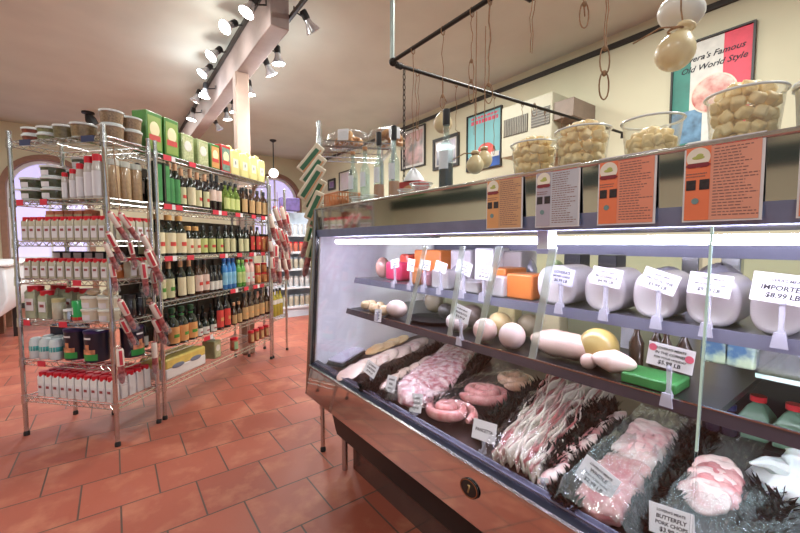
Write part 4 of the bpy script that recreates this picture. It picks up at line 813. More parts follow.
picture(467, 502, 111, 169, 'framed teal poster with a coral round shape over blue water', sun, cat='poster')
def misc(c1, c2, sc):
    def mk(r, w, h, f):
        pb('mat_board', r, -w / 2, f, w / 2, f + h, M('mat_board', (.58, .54, .50), .6), -.010); pb('print', r, -w * .42, f + h * .07, w * .42, f + h * .93, two('print_%d' % (c1[0] * 1000), c1, c2, sc, .3, .4, .6, coat=.5, bump=0), -.012)
    return mk
picture(433, 459, 136, 168, 'dark framed gray violet picture left of the teal poster', misc((.12, .12, .16), (.50, .46, .55), 3), frame=.045)
picture(401, 425, 128, 168, 'thin framed picture with red and gray figures behind the twine bundle', misc((.20, .18, .17), (.60, .34, .32), 4))
picture(339, 351, 171, 191, 'small thin framed pale picture behind the leftmost liquor bottle', misc((.5, .45, .42), (.60, .5, .6), 3))
picture(328, 335, 179, 190, 'tiny dark purple framed picture above the orange basket', misc((.08, .05, .16), (.30, .15, .34), 5), frame=.05)
# air conditioner
ac = thing('air_conditioner', 'cream wall air conditioner with dark louvres between the teal poster and the pipe end', 'air conditioner', (3.84, 2.75, 2.25), 0); ac.scale = (1.2, 1.2, 1.2)
acm = M('ac_cream', (.47, .43, .31), .5, var=.04); lou = M('ac_louvre', (.10, .085, .065), .5); taupe = M('ac_taupe', (.22, .16, .12), .5)
obj('cabinet', B(0, -.27, 0, .399, .29, .50), acm, ac, bevel=.01)
for y0, y1, nm in ((-.02, .26, 'left_louvre'),):
    mb = MB(); mb.box(-.006, y0, .20, 0, y1, .37); o = obj('louvre', mb, lou, ac); mb = MB()
    for i in range(14): y = y0 + .01 + i * (y1 - y0 - .02) / 13; mb.box(-.012, y - .004, .205, -.006, y + .004, .365)
    obj('slat', mb, M('ac_slat', (.25, .22, .17), .5), o)
mb = MB(); mb.box(-.006, -.25, .22, 0, -.06, .38); obj('louvre', mb, lou, ac)
mb = MB()
for i in range(6): mb.box(-.010, -.25, .23 + i * .026, -.006, -.06, .237 + i * .026)
obj('slat', mb, MC.get('ac_slat'), ac)
obj('side_box', B(.02, -.46, .24, .399, -.272, .40), taupe, ac, bevel=.006)
# ================================================================== WIRE RACKS
RK = math.atan2(.672, .74); RO = Vector((-.023, 2.817, 0)); ca, sa = math.cos(RK), math.sin(RK)
def W(x, y, z=0): return Vector((RO.x + x * ca - y * sa, RO.y + x * sa + y * ca, z))     # rack frame -> world
FB = RK; FA = RK - PI / 2            # facing of the long side / of the end shelf front
tagred = M('tag_red', (.62, .03, .06), .5); tagwhite = M('tag_white', (.75, .72, .72), .5); tagnavy = M('tag_navy', (.02, .03, .09), .4)
COLLAR = None
def rack(label, x0, x1, y0, y1, zs, hp, tags=None, frame=None, fr=RK):
    global COLLAR
    o0 = frame if frame else W(x0, y0); r = thing('wire_shelf_unit', label, 'shelf unit', o0, fr); Wd, D = x1 - x0, y1 - y0
    for (x, y) in ((0, 0), (Wd, 0), (0, D), (Wd, D)):
        mb = MB().tube([(x, y, .03), (x, y, hp)], .0125, 10); p = obj('post', mb, chrome, r)
        for z in zs:
            c = bpy.data.objects.new('collar', COLLAR) if COLLAR else obj('collar', MB().lathe([(.017, -.045), (.0155, .008)], 10), chrome)
            if not COLLAR: COLLAR = c.data
            else: C.objects.link(c)
            c.parent = p; c.location = (x, y, z)
        obj('post_cap', MB().lathe([(.014, hp - .002), (.014, hp + .012), (.006, hp + .016)], 10, (x, y, 0)), chrome, p)
        obj('foot', MB().lathe([(.016, 0), (.016, .02), (.008, .034)], 10, (x, y, 0)), black, p)
    for k, z in enumerate(zs):
        mb = MB(); q = .0035
        for (a, b) in (((0, 0), (Wd, 0)), ((Wd, 0), (Wd, D)), ((Wd, D), (0, D)), ((0, D), (0, 0))):
            a = Vector((*a, 0)); b = Vector((*b, 0)); L = (b - a).length; n = max(3, int(L / .05))
            for dz in (0, -.03): mb.tube([a + Vector((0, 0, z - q + dz)), b + Vector((0, 0, z - q + dz))], q, 5)
            mb.tube([a.lerp(b, i / (2 * n)) + Vector((0, 0, z - .004 - (.027 if i % 2 else 0))) for i in range(2 * n + 1)], .0022, 4)
        nW = int(Wd / .028)
        for i in range(1, nW): mb.tube([(Wd * i / nW, 0, z - .002), (Wd * i / nW, D, z - .002)], .0018, 4)
        for i in (1, 2): mb.tube([(0, D * i / 3, z - .006), (Wd, D * i / 3, z - .006)], .003, 5)
        s = obj('shelf', mb, chrome, r, ang=60)
        for (side, t, wd, mt) in (tags or {}).get(k, []):
            if side == 'b': o = obj('price_label', B(t, -.009, z - .036, t + wd, -.0065, z - .001), mt, s)
            else: o = obj('price_label', B(-.009, t, z - .036, -.0065, t + wd, z - .001), mt, s)
    return r
ZA = [.255, .492, .745, 1.0, 1.234, 1.484, 1.84]; ZB = [.244, .48, .815, 1.13, 1.49, 1.825]
tA = {6: [('a', .52, .08, tagnavy), ('a', .06, .09, tagnavy)], 5: [('a', .42, .05, tagred), ('a', .6, .05, tagred)], 3: [('a', .2, .06, tagred)], 2: [('a', .6, .05, tagred), ('a', .32, .06, tagred)], 1: [('a', .5, .06, tagred)]}
tB = {}
for k, spans in ((5, (.06, .30)), (4, (.05, .15, .55, .66, .85, 1.1, 1.27)), (3, (.04, .25, .62, .86, 1.05, 1.25)), (2, (.75, .95, 1.1, 1.22)), (1, (.40,))):
    L = []
    for i, t in enumerate(spans): L.append(('b', t, .07, tagred)); L.append(('b', t + .072, .035, tagwhite)) if i % 2 == 0 else None
    tB[k] = L
rack('chrome wire shelf unit at the near end, filled with tubs, spice jars and white bottles', 0, .306, 0, .69, ZA, 1.885, tA)
rack('long chrome wire shelf unit filled with oil and vinegar bottles', .36, 1.775, 0, .42, ZB, 1.885, tB)
rack('narrow chrome wire shelf unit beyond the long one, hung with salami', 1.81, 2.12, 0, .28, [.42, .80, 1.13, 1.45], 1.80, {2: [('b', .02, .1, tagred)]})
rack('tall chrome wire shelf unit behind the far end of the deli case', 0, .42, 0, .42, [.3, .7, 1.05, 1.45, 1.80], 1.885, None, Vector((.945, 2.03, 0)), -rad(24.8))

# ---- makers
def cyl_prof(R0, H0, sh, nr, nh): return [(R0 * .92, 0), (R0, .004), (R0, H0 * sh), (R0 * .86, H0 * (sh + .07)), (nr * 1.15, H0 * (sh + .18)), (nr, H0 * (sh + .22)), (nr, H0 * nh)]
def bottle(name, R0, H0, gl, cap, lab, lz=(.1, .5), capz=(.84, 1.0), nr=None, sh=.58, emb=None, capr=1.25, wrap_=True, lab2=None, square=False):
    nr = nr or R0 * .33
    def mk():
        r = thing(name); n = 4 if square else 14
        b = obj('body', MB().lathe(cyl_prof(R0, H0, sh, nr, capz[0] + .02), n), gl, r)
        if square: b.rotation_euler = (0, 0, PI / 4); b.scale = (1.2, 1.2, 1)
        obj('cap', MB().lathe([(nr * capr, H0 * capz[0]), (nr * capr, H0 * .985), (nr * capr * .8, H0)], 12), cap, r)
        if lab:
            l = obj('label', MB().lathe([(R0 * 1.02, H0 * lz[0]), (R0 * 1.02, H0 * lz[1])], 12, a0=-168, a1=-12), lab, r)
            if square: l.location = (0, .0, 0)
            if emb: obj('label_emblem', MB().lathe([(R0 * 1.04, H0 * (lz[0] + (lz[1] - lz[0]) * .35)), (R0 * 1.04, H0 * (lz[0] + (lz[1] - lz[0]) * .55))], 6, a0=-120, a1=-60), emb, l)
            if lab2: obj('neck_label', MB().lathe([(nr * 1.1, H0 * .74), (nr * 1.1, H0 * .80)], 10), lab2, r)
        return r
    return mk
def jar(name, w, H0, body, lid, lab, lidh=.018, n=4, emb=None, lz=(.12, .72), fill=None):
    def mk():
        r = thing(name); Rr = w / 2 * (1.35 if n == 4 else 1)
        b = obj('body', MB().lathe([(Rr * .95, 0), (Rr, .003), (Rr, H0 * .80), (Rr * .75, H0 * .9), (Rr * .7, H0 - lidh)], n), body, r, bevel=.004 if n == 4 else 0)
        if n == 4: b.rotation_euler = (0, 0, PI / 4)
        obj('lid', MB().lathe([(w * .485, H0 - lidh * 1.15), (w * .49, H0 - .002), (w * .45, H0)], 14), lid, r)
        if lab:
            l = obj('label', B(-w * .36, -w / 2 - .0012, H0 * lz[0], w * .36, -w / 2 + .001, H0 * lz[1]) if n == 4 else MB().lathe([(Rr * 1.02, H0 * lz[0]), (Rr * 1.02, H0 * lz[1])], 8, a0=-140, a1=-40), lab, r)
            if emb: obj('label_emblem', B(-w * .22, -w / 2 - .0022, H0 * (lz[1] - .2), w * .22, -w / 2 - .001, H0 * (lz[1] - .1)), emb, l)
        return r
    return mk
def tub(R0, H0, body, lab=None, top=None):
    def mk():
        r = thing('deli_tub'); obj('body', MB().lathe([(R0 * .86, 0), (R0 * .88, .003), (R0 * .97, H0 - .012)], 20), body, r)
        obj('lid', MB().lathe([(R0 * 1.0, H0 - .014), (R0 * 1.04, H0 - .012), (R0 * 1.04, H0 - .002), (R0 * .96, H0)], 20), M('lid_clear', (.66, .70, .68), .3, coat=.4) if top is None else top, r)
        obj('rim_band', MB().lathe([(R0 * .885, .001), (R0 * .895, .008)], 20), M('tub_band', (.62, .66, .66), .3, coat=.4), r)
        if lab: obj('label', MB().lathe([(R0 * .925, H0 * .12), (R0 * .955, H0 * .55)], 10, a0=-150, a1=-60), lab, r)
        return r
    return mk
spice = M('clear_jar_spice', (.50, .47, .36), .2, var=.15, coat=.7); spiceg = M('clear_jar_herb', (.36, .38, .26), .2, var=.2, coat=.7); herb = M('herb_tub', (.06, .075, .04), .3, var=.6, scale=60, coat=.6)
seed = M('seed_tub', (.26, .17, .10), .35, var=.35, scale=120, coat=.5); tanp = M('tan_spice_jar', (.40, .27, .15), .3, var=.15, scale=60, coat=.6); lidw = M('frost_lid', (.55, .56, .50), .35); labp = M('jar_label', (.70, .68, .70), .5, var=.04)
redt = M('red_pepper_tub', (.22, .05, .025), .3, var=.5, scale=60, coat=.5); olive = M('olive_tub', (.20, .21, .10), .3, var=.4, scale=50, coat=.5); mil = M('white_bottle', (.72, .71, .70), .3, var=.03, coat=.3); bred = M('cap_red', (.60, .015, .03), .4)
maroon = M('emblem_maroon', (.30, .06, .07), .5)
# ---- end unit: rows facing its front (local x = 0), counted left to right = y from .69 down
def putA(key, mk, label, cat, yl, x, z, group, rz=0, scale=None): return put(key, mk, label, cat, W(x, yl, z + .0008), FA + rz, group, scale=scale)
def putS(key, mk, label, cat, xl, y, z, group, rz=0, scale=None): return put(key, mk, label, cat, W(xl, y, z + .0008), FB + rz, group, scale=scale)
def oA(px, z, x=.0):
    """local y on the plane local x = x of the rack frame that photo column px meets"""
    best = None
    for i in range(0, 700):
        yl = i / 1000; p = W(x, yl, z); v = p - Vector((0, 0, H)); d = v.dot(fw); u = 400 + F * v.dot(rt) / d
        if best is None or abs(u - px) < best[0]: best = (abs(u - px), yl)
    return best[1]
def oB(px, z=1.2, y=.05):
    best = None
    for i in range(-60, 2300):
        xl = i / 1000; p = W(xl, y, z); v = p - Vector((0, 0, H)); d = v.dot(fw); u = 400 + F * v.dot(rt) / d
        if best is None or abs(u - px) < best[0]: best = (abs(u - px), xl)
    return best[1]
# shelf rows of the end unit --------------------------------------------------
z = ZA[0]
MW = jar('white_bottle', .05, .155, mil, bred, labp, .024, 4, maroon, (.15, .55))
ROWN = ['front', 'second', 'third', 'fourth', 'rear']
for rw in range(5):
    for i in range(10):
        if rw in (2, 3) and 0 < i < 9: 
            pass
        putA('mw', MW, 'white bottle with red cap on the bottom end shelf, %s row, %s from the left' % (ROWN[rw], ORD[i]), 'bottle', .575 - i * .0575, .035 + rw * .058, z, 'white red-capped bottles on the bottom shelf')
z = ZA[1]
tinb = M('navy_tin', (.012, .014, .03), .3, coat=.4); tinp = M('tin_picture', (.62, .24, .12), .5, var=.4, scale=30); tgr = M('tin_green', (.03, .28, .06), .4)
def navytin():
    r = thing('navy_tin'); obj('body', MB().lathe([(.062, 0), (.064, .004), (.064, .178)], 22), tinb, r); obj('lid', MB().lathe([(.066, .176), (.067, .19), (.06, .193)], 22), M('violet_lid', (.03, .02, .10), .35), r)
    obj('green_base', MB().lathe([(.0648, .012), (.0648, .05)], 12, a0=-140, a1=-40), tgr, r); obj('picture', MB().lathe([(.0652, .05), (.0652, .078)], 12, a0=-130, a1=-50).lathe([(.0652, .078), (.0652, .11)], 5, a0=-100, a1=-78), tinp, r); obj('title', MB().lathe([(.0652, .142), (.0652, .153)], 6, a0=-112, a1=-68), labp, r); return r
for k, (yl, x, lab) in enumerate(((.375, .09, 'navy tin with a green base and orange picture, left one of the pair on the second lowest end shelf'), (.205, .075, 'navy tin with a green base and orange picture, right one of the pair on the end shelf'))): putA('ntin', navytin, ' '.join(lab.split()[:16]), 'tin', yl, x, z, 'navy tins on the end shelf')
putS('ntin', navytin, 'navy tin with green base facing the aisle, behind the hanging salami', 'tin', .20, .075, z, 'navy tins on the end shelf')
bxo = thing('navy_case', 'dark navy carton behind the white teal packs at the left end', 'carton', W(.16, .57, z + .001), FA); obj('carton', B(-.11, 0, 0, .085, .11, .185), M('navy_carton', (.01, .02, .05), .5), bxo, bevel=.003)
def tealpack():
    r = thing('teal_pack'); obj('can', MB().lathe([(.034, 0), (.036, .004), (.036, .10), (.028, .125), (.02, .13)], 16), M('pale_can', (.62, .68, .70), .35, var=.1, coat=.4), r); obj('band', MB().lathe([(.0366, .05), (.0366, .08)], 14), M('teal_band', (.06, .36, .36), .4, var=.4, scale=30), r); return r
for i in range(6): putA('teal', tealpack, 'white and teal can, %s from the left in the %s row' % (ORD[i % 3], 'front' if i < 3 else 'rear'), 'can', .635 - (i % 3) * .078, .045 + (i // 3) * .072, z, 'white and teal cans')
z = ZA[2]
BJ = jar('big_jar', .085, .205, spiceg, bred, labp, .03, 4, maroon, (.25, .62))
for k, (yl, x, s, lab) in enumerate(((.635, .06, 1., 'large clear jar with red lid, leftmost on the middle shelf'), (.545, .06, .86, 'clear jar with red lid and pale label, second on the middle shelf'), (.60, .17, 1., 'large red-lidded jar in the rear row at the left'), (.49, .17, .9, 'red-lidded jar in the rear row behind the green can'), (.38, .17, .88, 'red-lidded jar in the rear row left of the white tubs'))): putA('bj', BJ, lab, 'jar', yl, x, z, 'large red-lidded jars', scale=(s, s, s))
putA('sj', jar('small_jar', .07, .13, spice, M('straw_lid', (.55, .48, .25), .5), None, .02, 14), 'short straw-lidded jar left of the green can', 'jar', .455, .055, z, None)
t = thing('silver_can', 'small silver can beside the bright green can', 'can', W(.05, .372, z + .001), FA); obj('body', MB().lathe([(.03, 0), (.03, .055), (.026, .062)], 16), steel, t); obj('lid', MB().lathe([(.0305, .055), (.029, .066)], 16), white, t)
t = thing('green_can', 'bright green can with a white mark on the middle shelf', 'can', W(.06, .305, z + .001), FA); obj('body', MB().lathe([(.036, 0), (.037, .004), (.037, .115), (.033, .12)], 18), M('bright_green', (.02, .40, .10), .35, coat=.4), t); obj('mark', MB().lathe([(.0375, .035), (.0375, .08)], 8, a0=-150, a1=-95), labp, t); obj('base_band', MB().lathe([(.0375, .001), (.0375, .02)], 16), bred, t)
WT = tub(.058, .075, M('cream_tub', (.66, .60, .46), .4, var=.08), labp, M('cream_lid', (.68, .66, .58), .35))
for i in range(2):
    for j in range(2): putA('wt', WT, 'cream tub with white label, %s of the %s stack on the middle shelf' % (('bottom', 'top')[j], ('left', 'right')[i]), 'tub', .205 - i * .122, .062, z + j * .0755, 'stacked cream tubs')
for i in range(2): putA('bread', lambda: (lambda r: (obj('loaf', MB().ell((0, 0, .022), .04, .03, .022, 16, 10), M('crust', (.5, .28, .12), .6, var=.3), r), obj('wrapper', MB().ell((0, 0, .023), .048, .034, .023, 14, 8), plastic, r), r)[2])(thing('wrapped_roll')), 'wrapped brown roll lying on the %s stack of cream tubs' % ('left', 'right')[i], 'roll', .20 - i * .12, .065, z + .1515, 'wrapped rolls')
J1 = jar('spice_jar', .052, .125, spice, bred, labp, .02, 4, maroon, (.12, .62)); J2 = jar('spice_jar', .054, .145, spice, bred, labp, .022, 4, maroon, (.12, .60))
for k, (zz, n, nm, mk, key) in enumerate(((ZA[3], 10, 'fourth', J1, 'j1'), (ZA[4], 11, 'fifth', J2, 'j2'))):
    for rw in range(2):
        for i in range(n):
            if rw == 1 and zz == ZA[3] and i > 6: continue
            putA(key, mk, 'spice jar with red lid, %s from left, %s row, %s shelf of the end unit' % (ORD[i], ('front', 'rear')[rw], nm), 'spice jar', .632 - i * (.575 / (n - 1)), .038 + rw * .066, zz, 'red-lidded spice jars on the %s end shelf' % nm)
# stuff behind the jars
for i in range(6): putA('blk', lambda: (lambda r: (obj('body', B(-.03, -.02, 0, .03, .02, .165), M('dark_box', (.03, .03, .035), .5), r), obj('stripe', B(-.03, -.0212, .12, .03, -.0201, .155), labp, r), r)[2])(thing('dark_box')), 'dark box with white top band, %s from the left behind the spice jars' % ORD[i], 'box', .60 - i * .085, .185, ZA[3], 'dark boxes behind the jars')
for i in range(5): putA('sal', lambda: (lambda r: (obj('body', B(-.032, -.03, 0, .032, .03, .195), M('salmon_box', (.62, .22, .12), .5, var=.4, scale=30), r, bevel=.003), obj('flap', B(-.033, -.0315, .15, .033, -.0302, .17), cream, r), r)[2])(thing('salmon_box')), 'salmon orange box, %s from the left behind the upper spice jars' % ORD[i], 'box', .63 - i * .075, .19, ZA[4], 'salmon boxes behind the jars')
z = ZA[5]
HT = tub(.062, .068, herb, labp); 
for (yl, n, x, nm) in ((.615, 2, .065, 'left'), (.525, 3, .20, 'rear'), (.46, 3, .068, 'middle'), (.375, 4, .19, 'tall rear')):
    for j in range(n): putA('ht', HT, 'tub of dark green herbs, %s from the bottom in the %s stack, end unit' % (ORD[j], nm), 'tub', yl, x, z + j * .0685, 'stacked herb tubs')
SB = bottle('spice_bottle', .022, .20, M('clear_white_jar', (.52, .48, .44), .2, var=.1, coat=.6), bred, labp, (.06, .62), (.84, 1.), .015, .7)
for i, (yl, x, s) in enumerate(((.345, .045, .8), (.29, .05, .9), (.235, .05, 1.05), (.17, .05, 1.25), (.11, .05, 1.30))): putA('sb', SB, 'tall red-capped spice bottle, %s from the left under the top end shelf' % ORD[i], 'bottle', yl, x, z, 'tall red-capped spice bottles', scale=(s, s, s))
TJ = jar('tall_jar', .075, .235, tanp, lidw, None, .03, 14)
for i, (xl, y) in enumerate(((.088, .05), (.170, .055), (.252, .055))): putS('tj', TJ, 'tall jar of tan spice with pale lid, %s from the left on the aisle side' % ORD[i], 'jar', xl, y, z, 'tall tan spice jars')
t = thing('green_carton', 'green carton standing behind the tall tan spice jars', 'carton', W(.235, .16, z + .001), FB); obj('carton', B(-.05, -.03, 0, .05, .03, .2), green, t); obj('panel', B(-.03, -.0312, .05, .03, -.0301, .14), cream, t)
# aisle side of the end unit
for k, (zz, n) in enumerate(((ZA[4], 3), (ZA[3], 3))):
    for i in range(n): putS('j2' if k == 0 else 'j1', J2, 'red-lidded spice jar facing the aisle, %s from the corner on the %s end shelf' % (ORD[i], ('fifth', 'fourth')[k]), 'spice jar', .165 + .058 * i, .030, zz, 'red-lidded jars on the aisle side')
t = thing('orange_packs', 'orange pack behind the lower ends of the hanging salami', 'pack', W(.19, .05, ZA[2] + .16), FB); bpy.data.objects.remove(t)
t = thing('orange_box', 'orange box behind the lower ends of the hanging salami', 'box', W(.19, .10, ZA[3] + .001), FB); obj('carton', B(-.09, -.03, 0, .09, .03, .08), M('orange_carton', (.70, .22, .07), .5, var=.2), t, bevel=.004); obj('panel', B(-.03, -.0312, .02, .03, -.0301, .06), M('orange_light', (.75, .42, .2), .5), t)
for i in range(2): putS('dkj', jar('dark_jar', .07, .15, M('dark_jar_glass', (.02, .018, .02), .2, coat=.6), black, None, .02, 14), 'dark jar on the middle shelf facing the aisle, %s from the corner' % ORD[i], 'jar', .17 + i * .076, .05, ZA[2], 'dark jars on the aisle side')
# top of the end unit
z = ZA[6]
CT = M('clear_tub_body', (.50, .48, .44), .25, var=.2, scale=40, coat=.6)
tops = [(.60, .07, 'redt', redt, .055, .042, 2, 'of red peppers'), (.485, .07, 'olv', olive, .055, .042, 2, 'of green olives'), (.365, .075, 'oliv2', M('dull_olive_tub', (.17, .14, .07), .3, var=.4, scale=50, coat=.5), .058, .088, 1, 'of dull green filling'), (.225, .075, 'brt', M('brown_tub', (.24, .17, .09), .3, var=.4, scale=50, coat=.5), .066, .09, 1, 'of brown filling'), (.20, .20, 'brt2', seed, .045, .07, 1, 'behind the corner post')]
for yl, x, key, mt, R0, H0, n, nm in tops:
    for j in range(n): putA(key, tub(R0, H0, mt), 'clear tub %s on top of the end unit%s' % (nm, '' if n == 1 else ', %s one' % ('lower', 'upper')[j]), 'tub', yl, x, z + j * (H0 + .0006), 'tubs on top of the end unit')
for i, (xl, y) in enumerate(((.115, .065), (.245, .065))):
    for j in range(2): putS('seedt', tub(.062, .085, seed), 'clear tub of brown seeds, %s of the %s stack on the top corner' % (('lower', 'upper')[j], ('left', 'right')[i]), 'tub', xl, y, z + j * .0856, 'seed tubs on the top corner')

# ---- long unit -----------------------------------------------------------------
dg = M('dark_green_glass', (.012, .018, .010), .12, coat=.6, var=.2); dbk = M('black_glass', (.012, .010, .010), .12, coat=.6); gg = clear('green_clear_glass', (.55, .70, .35), 1., .04, film=.35, filmcol=(.35, .48, .12)); brg = M('amber_dark', (.05, .022, .010), .14, coat=.6)
lc = M('label_cream', (.72, .64, .42), .55, var=.04); lgn = M('label_green', (.05, .25, .07), .5, var=.15); lpk = M('label_pale_pink', (.68, .52, .44), .5); lyg = M('label_yellow_green', (.55, .60, .22), .5, var=.06); ltan = M('label_tan', (.52, .33, .15), .55, var=.08); lred = M('label_red', (.62, .06, .05), .5); lor = M('label_orange', (.68, .33, .12), .5, var=.15); lw = M('label_white', (.68, .66, .60), .5); lpy = M('label_pale_yellow', (.60, .58, .34), .5, var=.05); bl = M('blue_glass', (.04, .22, .55), .2, coat=.6, var=.15); grb = M('green_bottle', (.10, .35, .06), .25, coat=.5); pkb = M('pink_pack', (.68, .45, .40), .4, var=.15); emr = M('emblem_red', (.55, .05, .04), .5)
wood = M('wood_stopper', (.66, .36, .12), .6, var=.1); dcap = M('dark_cap', (.02, .02, .02), .4); tcap = M('tan_capsule', (.55, .30, .16), .5)
ST = {   # style -> maker, words
 'box': (lambda: (lambda r: (obj('carton', B(-.028, -.028, 0, .028, .028, .265), M('green_black_box', (.02, .03, .018), .5), r), obj('panel', B(-.012, -.0292, .02, .026, -.0281, .25), lgn, r), r)[2])(thing('oil_carton')), 'dark green oil carton'),
 'goldgreen': (bottle('oil_bottle', .030, .285, dg, tcap, lgn, (.05, .62), (.78, 1.), .011, .66), 'slim dark bottle with green label'),
 'cream': (bottle('oil_bottle', .033, .275, dg, tcap, lc, (.06, .52), (.78, 1.), .011, .56), 'dark bottle with cream label'),
 'cream2': (bottle('oil_bottle', .030, .265, dbk, tcap, lpy, (.06, .50), (.80, 1.), .011, .56, emr), 'black bottle with pale yellow label'),
 'pinklab': (bottle('wine_bottle', .034, .28, dbk, dcap, lpk, (.26, .56), (.8, 1.), .011, .60), 'black bottle with pink band label'),
 'yg': (bottle('oil_bottle', .032, .25, gg, dcap, lyg, (.10, .46), (.88, 1.), .011, .55), 'clear green bottle with yellow green label'),
 'tan': (bottle('vinegar_bottle', .034, .235, brg, dcap, ltan, (.08, .56), (.86, 1.), .012, .60), 'brown bottle with tan label'),
 'wood': (bottle('liqueur_bottle', .044, .272, dg, wood, lc, (.06, .56), (.87, 1.), .017, .60, emr, 1.35), 'large wooden stoppered bottle'),
 'woods': (bottle('liqueur_bottle', .033, .205, dg, wood, lc, (.06, .56), (.85, 1.), .015, .58, emr, 1.4), 'small wooden stoppered bottle'),
 'grn': (bottle('liqueur_bottle', .033, .215, dg, dcap, lyg, (.06, .55), (.86, 1.), .011, .58, emr), 'dark bottle with rounded green label'),
 'cr3': (bottle('vinegar_bottle', .028, .225, dg, dcap, lpy, (.05, .54), (.86, 1.), .010, .58), 'dark bottle with square cream label'),
 'redlab': (bottle('sauce_bottle', .027, .235, brg, dcap, lred, (.10, .62), (.88, 1.), .010, .66, lor), 'slim bottle with tall red label'),
 'redjar': (jar('sauce_jar', .055, .17, M('red_sauce', (.50, .10, .04), .3, coat=.6), dcap, lor, .018, 14), 'orange red sauce jar'),
 'ylab': (bottle('oil_bottle', .034, .255, dg, tcap, lpy, (.06, .56), (.82, 1.), .012, .58, green), 'dark bottle with yellow green label'),
 'arch': (bottle('oil_bottle', .034, .26, brg, dcap, lpk, (.10, .56), (.85, 1.), .012, .58, emr), 'dark bottle with pink arched label'),
 'small': (bottle('oil_bottle', .022, .205, dbk, dcap, lw, (.08, .40), (.85, 1.), .009, .55), 'slim black bottle with small white label'),
 'blue': (bottle('water_bottle', .026, .255, bl, blue, M('label_sky', (.25, .55, .75), .4, var=.2), (.15, .55), (.88, 1.), .012, .66), 'bright blue bottle'),
 'green': (bottle('soda_bottle', .026, .235, grb, M('cap_lime', (.30, .55, .12), .4), M('label_lime', (.50, .62, .25), .4, var=.2), (.15, .55), (.88, 1.), .012, .62), 'bright green bottle'),
 'pink': (bottle('soda_bottle', .028, .235, pkb, bred, lw, (.12, .5), (.9, 1.), .013, .66, pinkm), 'pale pink bottle with red cap'),
 'rjar': (jar('pickle_jar', .06, .10, M('orange_jar', (.45, .16, .05), .3, coat=.6), bred, lor, .02, 14), 'orange jar with red lid'),
 'two': (bottle('oil_bottle', .042, .255, dg, M('cap_dark_green', (.02, .07, .03), .4), lor, (.06, .50), (.86, 1.), .015, .56, green, 1.4, lab2=lgn), 'big dark bottle with orange label'),
 'wht': (bottle('vinegar_bottle', .030, .165, dg, dcap, lw, (.05, .38), (.84, 1.), .010, .50, maroon), 'short dark bottle with white label'),
 'tallred': (bottle('wine_bottle', .036, .285, dbk, dcap, lred, (.08, .56), (.85, 1.), .012, .60, lor), 'tall black bottle with red label'),
 'bandtan': (bottle('vinegar_bottle', .034, .25, brg, dcap, ltan, (.08, .50), (.86, 1.), .013, .56, lor), 'brown bottle with two part tan label'),
 'smt': (bottle('vinegar_bottle', .026, .19, brg, tcap, ltan, (.06, .45), (.86, 1.), .010, .52), 'small brown bottle with tan label'),
 'capjar': (jar('spread_jar', .07, .115, M('green_red_jar', (.40, .10, .05), .3, var=.4, scale=30, coat=.6), bred, M('label_mint', (.30, .45, .25), .5), .025, 14), 'jar with red lid'),
}
SH = {4: ('top bottle shelf', [('box', 155.5), ('box', 163.5), ('goldgreen', 169.5), ('goldgreen', 175.5), ('cream2', 181.5), ('cream', 190.6), ('cream2', 197.5), ('cream2', 205), ('pinklab', 211.8), ('pinklab', 217.2), ('yg', 225.5), ('yg', 230.5), ('yg', 235.8), ('tan', 243.5), ('tan', 251), ('tan', 257.5), ('tan', 263.5)]),
      3: ('second bottle shelf', [('wood', 157), ('wood', 168.6), ('wood', 179.3), ('woods', 188.3), ('woods', 195.6), ('grn', 202.8), ('grn', 211), ('grn', 218.8), ('cr3', 226), ('cr3', 232), ('cr3', 240), ('cr3', 245.5), ('redlab', 251.7), ('redlab', 257.6), ('redjar', 262.4), ('redjar', 266.8)]),
      2: ('third bottle shelf', [('ylab', 160), ('ylab', 169), ('cream', 181), ('cream', 189.5), ('arch', 198), ('arch', 204.6), ('small', 211.2), ('small', 215.4), ('small', 219.4), ('blue', 224.3), ('blue', 228.8), ('blue', 233.2), ('green', 238.5), ('green', 242.5), ('pink', 246.5), ('pink', 251.2), ('rjar', 257.5), ('rjar', 264)]),
      1: ('fourth bottle shelf', [('two', 172.6), ('two', 181.8), ('two', 191), ('wht', 198.4), ('wht', 205), ('wht', 212.4), ('tallred', 219), ('tallred', 226), ('smt', 233.8), ('smt', 238.9), ('bandtan', 244.4), ('bandtan', 250), ('bandtan', 255.5), ('bandtan', 261), ('bandtan', 266.5)])}
CAT = {'box': 'carton', 'redjar': 'jar', 'rjar': 'jar', 'capjar': 'jar'}
for k, (snm, L) in SH.items():
    z = ZB[k]; cnt = {}; tot = {}
    for st, px in L: tot[st] = tot.get(st, 0) + 1
    for st, px in L:
        cnt[st] = cnt.get(st, 0) + 1; mk, words = ST[st]; xl = oB(px, z + .12, .05)
        lab = words + (', ' + ORD[cnt[st] - 1] + ' from the left' if tot[st] > 1 else '') + ' on the ' + snm
        putS('B' + st, mk, lab, CAT.get(st, 'bottle'), xl, .052, z, 'bottles on the ' + snm, R.uniform(-.15, .15), scale=(1.08, 1.08, 1.06))
